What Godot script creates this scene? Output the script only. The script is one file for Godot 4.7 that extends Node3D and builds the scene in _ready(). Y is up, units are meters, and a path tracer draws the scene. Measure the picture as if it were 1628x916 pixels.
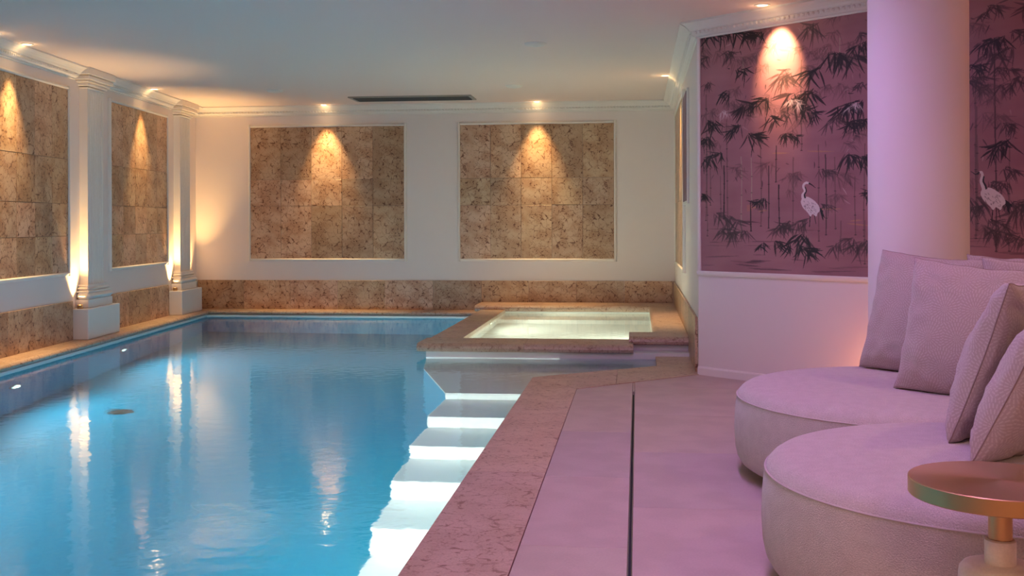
extends Node3D
# A hotel spa: indoor pool with a raised hot tub, marble wall panels, a bamboo mural and two round poufs.
# Plan coordinates: X to the right, W away from the viewer (world z = -W), y up, metres. Deck level is y = 0.

const CEIL := 2.58
const WATER := -0.02
const COPE := 0.05      # top of the coping along the left and back walls
const TUB1 := 0.10      # top of the tub's lower coping (front, left)
const TUB2 := 0.15      # top of the tub's upper coping (back, right)
const BASE := 0.41      # top of the marble wall base

var rng := RandomNumberGenerator.new()
var M := {}
var taken := {}
var shared := {}

# ------------------------------------------------------------------ naming and metadata
func numbered(called: String) -> String:
	var n: int = taken.get(called, 0)
	taken[called] = n + 1
	return called if n == 0 else "%s_%03d" % [called, n]

func tag(o: Node, label: String, category := "", group := "", kind := "") -> Node:
	if label: o.set_meta("label", label)
	if category: o.set_meta("category", category)
	if group: o.set_meta("group", group)
	if kind: o.set_meta("kind", kind)
	return o

func thing(called: String, xf: Transform3D, label: String, category: String, group := "", kind := "") -> Node3D:
	var o := Node3D.new()
	o.name = numbered(called)
	add_child(o)
	o.transform = xf
	tag(o, label, category, group, kind)
	return o

func part(called: String, mesh: Mesh, m: Material, parent: Node, xf := Transform3D()) -> MeshInstance3D:
	var o := MeshInstance3D.new()
	o.name = called
	o.mesh = mesh
	o.material_override = m
	o.transform = xf
	o.cast_shadow = GeometryInstance3D.SHADOW_CASTING_SETTING_ON
	if parent == self: o.name = numbered(called)
	parent.add_child(o, true)
	return o

func at(x: float, y: float, z: float) -> Transform3D:
	return Transform3D(Basis(), Vector3(x, y, z))

func p3(X: float, y: float, W: float) -> Vector3:
	return Vector3(X, y, -W)

# A wall's own frame: x along the wall, y up, z into the room; a is its left end as seen from the room.
func frame(a: Vector2, b: Vector2) -> Transform3D:
	var x := Vector3(b.x - a.x, 0, -(b.y - a.y)).normalized()
	return Transform3D(Basis(x, Vector3.UP, x.cross(Vector3.UP)), p3(a.x, 0, a.y))

# ------------------------------------------------------------------ mesh helpers
func begin() -> SurfaceTool:
	var st := SurfaceTool.new()
	st.begin(Mesh.PRIMITIVE_TRIANGLES)
	return st

func tri(st: SurfaceTool, a: Vector3, b: Vector3, c: Vector3, out: Vector3) -> void:
	var n := (b - a).cross(c - a)
	if n.length_squared() < 1e-18: return
	if n.dot(out) > 0:
		var t := b
		b = c
		c = t
	else:
		n = -n
	n = n.normalized()
	for p in [a, b, c]:
		st.set_normal(n)
		st.set_uv(Vector2(p.x, p.y))
		st.add_vertex(p)

func quad(st: SurfaceTool, a: Vector3, b: Vector3, c: Vector3, d: Vector3, out: Vector3) -> void:
	tri(st, a, b, c, out)
	tri(st, a, c, d, out)

# A box with chamfered edges.
func add_cbox(st: SurfaceTool, mid: Vector3, size: Vector3, c: float) -> void:
	var h := size / 2
	c = minf(c, minf(h.x, minf(h.y, h.z)) * 0.9)
	var f := func(s: Vector3, axis: int) -> Vector3:
		var p := Vector3(s.x * (h.x - c), s.y * (h.y - c), s.z * (h.z - c))
		p[axis] = s[axis] * h[axis]
		return mid + p
	for axis in 3:
		var u := (axis + 1) % 3
		var v := (axis + 2) % 3
		for s in [-1.0, 1.0]:
			var q := []
			for k in [[-1, -1], [1, -1], [1, 1], [-1, 1]]:
				var g := Vector3()
				g[axis] = s
				g[u] = k[0]
				g[v] = k[1]
				q.append(f.call(g, axis))
			var o := Vector3()
			o[axis] = s
			quad(st, q[0], q[1], q[2], q[3], o)
		for su in [-1.0, 1.0]:
			for sv in [-1.0, 1.0]:
				var g0 := Vector3()
				g0[axis] = -1
				g0[u] = su
				g0[v] = sv
				var g1 := g0
				g1[axis] = 1
				var o2 := Vector3()
				o2[u] = su
				o2[v] = sv
				quad(st, f.call(g0, u), f.call(g1, u), f.call(g1, v), f.call(g0, v), o2)
	for sx in [-1.0, 1.0]:
		for sy in [-1.0, 1.0]:
			for sz in [-1.0, 1.0]:
				var g := Vector3(sx, sy, sz)
				tri(st, f.call(g, 0), f.call(g, 1), f.call(g, 2), g)

func cbox(size: Vector3, c := 0.004) -> Mesh:
	var key := "cbox%s%s" % [size.snapped(Vector3.ONE * 0.0005), c]
	if not shared.has(key):
		var st := begin()
		add_cbox(st, Vector3.ZERO, size, c)
		shared[key] = st.commit()
	return shared[key]

func box_between(a: Vector3, b: Vector3, c := 0.004) -> Array:
	return [cbox((b - a).abs(), c), at((a.x + b.x) / 2, (a.y + b.y) / 2, (a.z + b.z) / 2)]

func put_box(called: String, a: Vector3, b: Vector3, m: Material, parent: Node, c := 0.004) -> MeshInstance3D:
	var r := box_between(a, b, c)
	return part(called, r[0], m, parent, r[1])

# A flat shape in plan (X, W) between two heights, top edge chamfered by c.
func plan_slab(poly: PackedVector2Array, y0: float, y1: float, c := 0.0) -> Mesh:
	var st := begin()
	if Geometry2D.is_polygon_clockwise(poly): poly.reverse()
	var top := poly
	if c > 0:
		var off := Geometry2D.offset_polygon(poly, -c, Geometry2D.JOIN_MITER)
		if off.size() == 1 and off[0].size() == poly.size():
			top = off[0]
			if Geometry2D.is_polygon_clockwise(top): top.reverse()
			# start at the corner nearest to the first one
			var best := 0
			for i in top.size():
				if top[i].distance_to(poly[0]) < top[best].distance_to(poly[0]): best = i
			var turned := PackedVector2Array()
			for i in top.size(): turned.append(top[(i + best) % top.size()])
			top = turned
		else:
			c = 0.0
	var n := poly.size()
	for i in n:
		var a := poly[i]
		var b := poly[(i + 1) % n]
		var o2 := (b - a).orthogonal() * -1.0
		if o2.dot(Vector2((b - a).y, -(b - a).x)) < 0: o2 = -o2
		var o := Vector3(o2.x, 0, -o2.y)
		quad(st, p3(a.x, y0, a.y), p3(b.x, y0, b.y), p3(b.x, y1 - c, b.y), p3(a.x, y1 - c, a.y), o)
		if c > 0:
			var ta := top[i]
			var tb := top[(i + 1) % n]
			quad(st, p3(a.x, y1 - c, a.y), p3(b.x, y1 - c, b.y), p3(tb.x, y1, tb.y), p3(ta.x, y1, ta.y), o.normalized() + Vector3.UP)
	var ix := Geometry2D.triangulate_polygon(top)
	for i in range(0, ix.size(), 3):
		tri(st, p3(top[ix[i]].x, y1, top[ix[i]].y), p3(top[ix[i + 1]].x, y1, top[ix[i + 1]].y), p3(top[ix[i + 2]].x, y1, top[ix[i + 2]].y), Vector3.UP)
	ix = Geometry2D.triangulate_polygon(poly)
	for i in range(0, ix.size(), 3):
		tri(st, p3(poly[ix[i]].x, y0, poly[ix[i]].y), p3(poly[ix[i + 1]].x, y0, poly[ix[i + 1]].y), p3(poly[ix[i + 2]].x, y0, poly[ix[i + 2]].y), Vector3.DOWN)
	return st.commit()

# A closed profile (z, y) drawn out along x; mitre = how far the ends run on per metre of z.
func extrude_x(prof: PackedVector2Array, x0: float, x1: float, m0 := 0.0, m1 := 0.0) -> Mesh:
	var st := begin()
	var cw := Geometry2D.is_polygon_clockwise(prof)
	var n := prof.size()
	for i in n:
		var a := prof[i]
		var b := prof[(i + 1) % n]
		var d := b - a
		var o := Vector2(d.y, -d.x)
		if cw: o = -o
		quad(st, Vector3(x0 + m0 * a.x, a.y, a.x), Vector3(x1 + m1 * a.x, a.y, a.x), Vector3(x1 + m1 * b.x, b.y, b.x), Vector3(x0 + m0 * b.x, b.y, b.x), Vector3(0, o.y, o.x))
	var ix := Geometry2D.triangulate_polygon(prof)
	for i in range(0, ix.size(), 3):
		var t := [prof[ix[i]], prof[ix[i + 1]], prof[ix[i + 2]]]
		tri(st, Vector3(x0 + m0 * t[0].x, t[0].y, t[0].x), Vector3(x0 + m0 * t[1].x, t[1].y, t[1].x), Vector3(x0 + m0 * t[2].x, t[2].y, t[2].x), Vector3.LEFT)
		tri(st, Vector3(x1 + m1 * t[0].x, t[0].y, t[0].x), Vector3(x1 + m1 * t[1].x, t[1].y, t[1].x), Vector3(x1 + m1 * t[2].x, t[2].y, t[2].x), Vector3.RIGHT)
	return st.commit()

# Turned shape: profile of (radius, y) from bottom to top.
func lathe(prof: Array, seg := 64, smooth := true) -> Mesh:
	var st := begin()
	var rows := prof.size()
	for i in rows:
		var a: Vector2 = prof[maxi(i - 1, 0)]
		var b: Vector2 = prof[mini(i + 1, rows - 1)]
		var d := (b - a)
		var nn := Vector2(d.y, -d.x).normalized()
		for j in seg + 1:
			var t := TAU * j / seg
			st.set_normal(Vector3(cos(t) * nn.x, nn.y, sin(t) * nn.x))
			st.set_uv(Vector2(float(j) / seg, float(i) / (rows - 1)))
			st.add_vertex(Vector3(cos(t) * prof[i].x, prof[i].y, sin(t) * prof[i].x))
	for i in rows - 1:
		for j in seg:
			var k := i * (seg + 1) + j
			for q in [k, k + 1, k + seg + 1, k + 1, k + seg + 2, k + seg + 1]: st.add_index(q)
	if not smooth:
		st.deindex()
		st.generate_normals()
	return st.commit()

# Turned shape with sharp corners: repeats every corner marked with a third value.
func lathe_hard(prof: Array, seg := 64) -> Mesh:
	var st := begin()
	var base := 0
	for i in prof.size() - 1:
		var a: Vector2 = prof[i]
		var b: Vector2 = prof[i + 1]
		if a.distance_to(b) < 1e-6: continue
		var nn := Vector2((b - a).y, -(b - a).x).normalized()
		for p in [a, b]:
			for j in seg + 1:
				var t := TAU * j / seg
				st.set_normal(Vector3(cos(t) * nn.x, nn.y, sin(t) * nn.x))
				st.set_uv(Vector2(float(j) / seg, p.x + p.y))
				st.add_vertex(Vector3(cos(t) * p.x, p.y, sin(t) * p.x))
		for j in seg:
			var k := base + j
			for q in [k, k + 1, k + seg + 1, k + 1, k + seg + 2, k + seg + 1]: st.add_index(q)
		base += 2 * (seg + 1)
	return st.commit()

func torus(r: float, tube: float, y: float, seg := 96) -> Mesh:
	var prof := []
	for i in 9:
		var t := TAU * i / 8.0
		prof.append(Vector2(r + tube * cos(t), y + tube * sin(t)))
	return lathe(prof, seg)

# A round cord along points.
func cord(pts: PackedVector3Array, r: float) -> Mesh:
	var st := begin()
	var n := pts.size()
	for i in n:
		var d := (pts[(i + 1) % n] - pts[(i + n - 1) % n]).normalized()
		var u := d.cross(Vector3(0.3, 0.9, 0.31)).normalized()
		var v := d.cross(u)
		for j in 7:
			var t := TAU * j / 6.0
			var o := u * cos(t) + v * sin(t)
			st.set_normal(o)
			st.set_uv(Vector2(j / 6.0, float(i) / n))
			st.add_vertex(pts[i] + o * r)
	for i in n:
		for j in 6:
			var a := i * 7 + j
			var b := ((i + 1) % n) * 7 + j
			for q in [a, b, a + 1, a + 1, b, b + 1]: st.add_index(q)
	return st.commit()

# ------------------------------------------------------------------ textures
func noise(kind: int, freq: float, octaves := 4, sd := 1) -> FastNoiseLite:
	var n := FastNoiseLite.new()
	n.noise_type = kind as FastNoiseLite.NoiseType
	n.frequency = freq
	n.seed = sd
	n.fractal_octaves = octaves
	n.fractal_type = FastNoiseLite.FRACTAL_FBM if octaves > 1 else FastNoiseLite.FRACTAL_NONE
	return n

func noise_bytes(n: FastNoiseLite, size: int) -> PackedByteArray:
	var im := n.get_seamless_image(size, size, false, false, 0.12, true)
	im.convert(Image.FORMAT_L8)
	return im.get_data()

func ss(a: float, b: float, x: float) -> float:
	var t := clampf((x - a) / (b - a), 0.0, 1.0)
	return t * t * (3 - 2 * t)

# Fossil limestone: clouded ground, broken brown veins, rusty nodules.
func marble_texture(size: int, light: Color, warm: Color, dark: Color, amount: float, sd: int) -> ImageTexture:
	var cell := noise(FastNoiseLite.TYPE_CELLULAR, 0.022, 1, sd)
	cell.cellular_return_type = FastNoiseLite.RETURN_DISTANCE2_SUB
	cell.cellular_jitter = 1.0
	cell.domain_warp_enabled = true
	cell.domain_warp_amplitude = 42.0
	cell.domain_warp_frequency = 0.018
	cell.domain_warp_fractal_octaves = 4
	var cell2 := noise(FastNoiseLite.TYPE_CELLULAR, 0.05, 1, sd + 5)
	cell2.cellular_return_type = FastNoiseLite.RETURN_DISTANCE2_SUB
	cell2.domain_warp_enabled = true
	cell2.domain_warp_amplitude = 22.0
	cell2.domain_warp_frequency = 0.03
	var v1 := noise_bytes(cell, size)
	var v2 := noise_bytes(cell2, size)
	var cloud := noise_bytes(noise(FastNoiseLite.TYPE_SIMPLEX_SMOOTH, 0.006, 4, sd + 1), size)
	var gate := noise_bytes(noise(FastNoiseLite.TYPE_SIMPLEX_SMOOTH, 0.016, 3, sd + 2), size)
	var blot := noise_bytes(noise(FastNoiseLite.TYPE_SIMPLEX_SMOOTH, 0.035, 3, sd + 3), size)
	var fine := noise_bytes(noise(FastNoiseLite.TYPE_SIMPLEX_SMOOTH, 0.15, 2, sd + 4), size)
	var out := PackedByteArray()
	out.resize(size * size * 3)
	for i in size * size:
		var c := cloud[i] / 255.0
		var g := gate[i] / 255.0
		var b := blot[i] / 255.0
		var k := light.lerp(warm, ss(0.25, 0.8, c))
		var vein := (1.0 - ss(0.02, 0.085, v1[i] / 255.0)) * ss(0.5, 0.66, g)
		var vein2 := (1.0 - ss(0.03, 0.11, v2[i] / 255.0)) * ss(0.55, 0.75, 1.0 - g) * 0.55
		var spot := ss(0.72, 0.8, b) * ss(0.45, 0.6, c)
		var hair := (1.0 - ss(0.0, 0.05, v1[i] / 255.0)) * 0.45
		var t := clampf(maxf(maxf(vein, vein2), maxf(spot, hair)) * amount, 0.0, 1.0)
		k = k.lerp(dark, t)
		var f := 0.94 + 0.12 * (fine[i] / 255.0)
		out[i * 3] = clampi(int(k.r * f * 255), 0, 255)
		out[i * 3 + 1] = clampi(int(k.g * f * 255), 0, 255)
		out[i * 3 + 2] = clampi(int(k.b * f * 255), 0, 255)
	return ImageTexture.create_from_image(Image.create_from_data(size, size, false, Image.FORMAT_RGB8, out))

func cloud_texture(size: int, a: Color, b: Color, freq: float, grain: float, sd: int) -> ImageTexture:
	var cloud := noise_bytes(noise(FastNoiseLite.TYPE_SIMPLEX_SMOOTH, freq, 5, sd), size)
	var fine := noise_bytes(noise(FastNoiseLite.TYPE_SIMPLEX_SMOOTH, 0.22, 2, sd + 4), size)
	var out := PackedByteArray()
	out.resize(size * size * 3)
	for i in size * size:
		var k := a.lerp(b, ss(0.2, 0.8, cloud[i] / 255.0))
		var f := 1.0 + grain * (fine[i] / 127.5 - 1.0)
		out[i * 3] = clampi(int(k.r * f * 255), 0, 255)
		out[i * 3 + 1] = clampi(int(k.g * f * 255), 0, 255)
		out[i * 3 + 2] = clampi(int(k.b * f * 255), 0, 255)
	return ImageTexture.create_from_image(Image.create_from_data(size, size, false, Image.FORMAT_RGB8, out))

# Woven fan pattern of the cushions: fans of short pale strokes.
func fan_texture(size: int, ground: Color, thread: Color) -> ImageTexture:
	var out := PackedByteArray()
	out.resize(size * size * 3)
	var cells := 4
	var step := float(size) / cells
	for y in size:
		for x in size:
			var best := 1e9
			var cxy := Vector2()
			var row := int(floor(y / step))
			for r in [row, row + 1]:
				var sh := 0.5 if posmod(r, 2) == 1 else 0.0
				var col := int(floor(x / step - sh))
				for c in [col, col + 1]:
					var q := Vector2((c + sh) * step, r * step)
					var dd := Vector2(x - q.x, (y - q.y) * 1.1).length() + (0.0 if r == row + 1 else step * 0.18)
					if dd < best:
						best = dd
						cxy = q
			var d := Vector2(x, y) - cxy
			var rr := d.length() / step
			var ang := atan2(d.y, d.x)
			var ring := floorf(rr * 7.0)
			var n := 10.0 + ring * 7.0
			var s := sin(ang * n + ring * 1.7)
			var along := fposmod(rr * 7.0, 1.0)
			var t := ss(0.1, 0.7, s) * ss(0.0, 0.18, along) * (1.0 - ss(0.78, 0.98, along))
			var k := ground.lerp(thread, t)
			var i := (y * size + x) * 3
			out[i] = int(k.r * 255)
			out[i + 1] = int(k.g * 255)
			out[i + 2] = int(k.b * 255)
	return ImageTexture.create_from_image(Image.create_from_data(size, size, false, Image.FORMAT_RGB8, out))

func normal_noise(size: int, freq: float, strength: float, octaves := 3, sd := 7) -> NoiseTexture2D:
	var t := NoiseTexture2D.new()
	t.width = size
	t.height = size
	t.seamless = true
	t.as_normal_map = true
	t.bump_strength = strength
	t.noise = noise(FastNoiseLite.TYPE_SIMPLEX_SMOOTH, freq, octaves, sd)
	return t

# ------------------------------------------------------------------ mural
const MURAL_L := 3.4
const MURAL_H := 1.72
const MURAL_PPM := 420.0
var paint: Image

func fill_poly(pts: PackedVector2Array, c: Color, a: float) -> void:
	var lo := pts[0]
	var hi := pts[0]
	for p in pts:
		lo = lo.min(p)
		hi = hi.max(p)
	var n := pts.size()
	for y in range(maxi(0, int(lo.y)), mini(paint.get_height() - 1, int(hi.y) + 1) + 1):
		var xs := []
		var yy := y + 0.5
		for i in n:
			var p := pts[i]
			var q := pts[(i + 1) % n]
			if (p.y <= yy) != (q.y <= yy): xs.append(p.x + (yy - p.y) / (q.y - p.y) * (q.x - p.x))
		xs.sort()
		for i in range(0, xs.size() - 1, 2):
			for x in range(maxi(0, int(round(xs[i]))), mini(paint.get_width() - 1, int(round(xs[i + 1])))):
				paint.set_pixel(x, y, paint.get_pixel(x, y).lerp(c, a))

func mp(s: float, y: float) -> Vector2:
	return Vector2(s * MURAL_PPM, (MURAL_H - y) * MURAL_PPM)

func leaf(p: Vector2, ang: float, l: float, w: float, c: Color, a: float, bend := 0.0) -> void:
	var pts := PackedVector2Array()
	var back := PackedVector2Array()
	for i in 7:
		var t := i / 6.0
		var d := Vector2.from_angle(ang + bend * t)
		var mid := p + Vector2.from_angle(ang + bend * t * 0.5) * l * t
		var half := w * sin(PI * pow(t, 0.75)) * 0.5 + 0.25
		pts.append(mid + d.orthogonal() * half)
		back.append(mid - d.orthogonal() * half)
	back.reverse()
	pts.append_array(back)
	fill_poly(pts, c, a)

func stroke(pts: PackedVector2Array, w0: float, w1: float, c: Color, a: float) -> void:
	var l := PackedVector2Array()
	var r := PackedVector2Array()
	for i in pts.size():
		var d := (pts[mini(i + 1, pts.size() - 1)] - pts[maxi(i - 1, 0)]).normalized().orthogonal()
		var w := lerpf(w0, w1, float(i) / (pts.size() - 1)) * 0.5
		l.append(pts[i] + d * w)
		r.append(pts[i] - d * w)
	r.reverse()
	l.append_array(r)
	fill_poly(l, c, a)

func curve(pts: Array, n := 24) -> PackedVector2Array:
	var c := Curve2D.new()
	for i in pts.size():
		var d: Vector2 = (pts[mini(i + 1, pts.size() - 1)] - pts[maxi(i - 1, 0)]) / 6.0
		c.add_point(pts[i], -d, d)
	var o := PackedVector2Array()
	for i in n + 1: o.append(c.sample_baked(c.get_baked_length() * i / n))
	return o

func bamboo_spray(s: float, y: float, r: float, tone: int, k: RandomNumberGenerator) -> void:
	var col: Color = [Color(0.38, 0.26, 0.27), Color(0.23, 0.155, 0.17), Color(0.1, 0.065, 0.08), Color(0.8, 0.7, 0.7)][tone]
	var op: float = [0.38, 0.66, 0.92, 0.7][tone]
	var px := r * MURAL_PPM * (1.35 if tone == 0 else 1.6)
	# two or three fans of thin drooping leaves along a twig
	var side := 1.0 if k.randf() < 0.5 else -1.0
	var c := mp(s, y) + Vector2(-side * px * 0.5, -px * 0.55)
	for fan in k.randi_range(2, 4):
		var o := c + Vector2(side * px * 0.5 * fan * k.randf_range(0.6, 1.1), px * (0.05 + 0.2 * fan * k.randf()))
		stroke(PackedVector2Array([c, (c + o) / 2 + Vector2(0, -px * 0.12), o]), 1.8, 1.0, col, op * 0.7)
		var main := PI / 2 - side * k.randf_range(0.0, 0.7)
		for i in k.randi_range(6, 10):
			var a := main + k.randf_range(-1.2, 1.2)
			leaf(o + Vector2(k.randf_range(-0.25, 0.25), k.randf_range(-0.2, 0.1)) * px, a, px * k.randf_range(0.55, 1.35), px * k.randf_range(0.07, 0.125), col, op * k.randf_range(0.55, 1.0), k.randf_range(-0.5, 0.5))

func bamboo_cane(s: float, y0: float, y1: float, tone: int, k: RandomNumberGenerator) -> void:
	var col: Color = [Color(0.38, 0.27, 0.27), Color(0.26, 0.18, 0.19), Color(0.12, 0.08, 0.09), Color(0.66, 0.56, 0.5)][tone]
	var y := y0
	var x := s
	while y > y1 + 0.02:
		var l := minf(k.randf_range(0.1, 0.17), y - y1)
		var x2 := x + k.randf_range(-0.004, 0.004)
		stroke(PackedVector2Array([mp(x, y), mp((x + x2) / 2, y - l / 2), mp(x2, y - l + 0.006)]), k.randf_range(3.2, 4.6), k.randf_range(3.2, 4.6), col, 0.55 if tone == 0 else 0.8)
		leaf(mp(x2 - 0.009, y - l + 0.003), 0.0, 8.0, 2.6, col.darkened(0.35), 0.8)
		x = x2
		y -= l

func crane(s: float, y: float, h: float, look: float, k: RandomNumberGenerator) -> void:
	# s, y: shoulder of the bird; h: its height; look = 1 turns the bill to the right, -1 to the left
	var f := func(a: float, b: float) -> Vector2: return mp(s + a * h, y + b * h)
	var white := Color(0.86, 0.8, 0.79)
	var black := Color(0.07, 0.05, 0.06)
	stroke(curve([f.call(0.3, -0.33), f.call(0.28, -0.52), f.call(0.26, -0.78)]), 3.0, 2.2, black, 0.85)
	stroke(curve([f.call(0.42, -0.4), f.call(0.44, -0.56), f.call(0.47, -0.7)]), 3.0, 2.0, black, 0.6)
	for i in 9:
		leaf(f.call(0.5 + 0.02 * i, -0.22 - 0.012 * i), 0.55 + 0.12 * i, h * MURAL_PPM * k.randf_range(0.22, 0.34), h * MURAL_PPM * 0.05, black, 0.95, k.randf_range(0.0, 0.35))
	var body := curve([f.call(0.02, 0.02), f.call(-0.02, -0.08), f.call(0.05, -0.24), f.call(0.2, -0.38), f.call(0.3, -0.5), f.call(0.36, -0.42), f.call(0.48, -0.5), f.call(0.52, -0.4), f.call(0.6, -0.33), f.call(0.55, -0.18), f.call(0.4, -0.04), f.call(0.2, 0.06), f.call(0.02, 0.02)], 60)
	fill_poly(body, white, 0.97)
	for i in 46:
		var a := k.randf_range(0.06, 0.46)
		var b := k.randf_range(-0.3, -0.02) - a * 0.25
		leaf(f.call(a, b), k.randf_range(0.5, 1.1), h * MURAL_PPM * 0.05, h * MURAL_PPM * 0.014, Color(0.5, 0.42, 0.43), 0.6)
	var neck := curve([f.call(0.08, -0.02), f.call(0.04, 0.1), f.call(0.12 if look > 0 else 0.0, 0.22), f.call(0.06 if look > 0 else 0.03, 0.36), f.call(0.14 if look > 0 else 0.0, 0.45), f.call(0.1 + look * 0.14, 0.44)])
	stroke(neck, h * MURAL_PPM * 0.1, h * MURAL_PPM * 0.06, white, 0.97)
	stroke(curve([f.call(0.13, 0.02), f.call(0.1, 0.12), f.call(0.16 if look > 0 else 0.05, 0.22), f.call(0.12 if look > 0 else 0.07, 0.34)]), h * MURAL_PPM * 0.05, h * MURAL_PPM * 0.03, black, 0.9)
	stroke(PackedVector2Array([f.call(0.1 + look * 0.14, 0.44), f.call(0.1 + look * 0.24, 0.39), f.call(0.1 + look * 0.36, 0.3 if look > 0 else 0.47)]), h * MURAL_PPM * 0.045, 1.0, black, 0.9)

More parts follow.
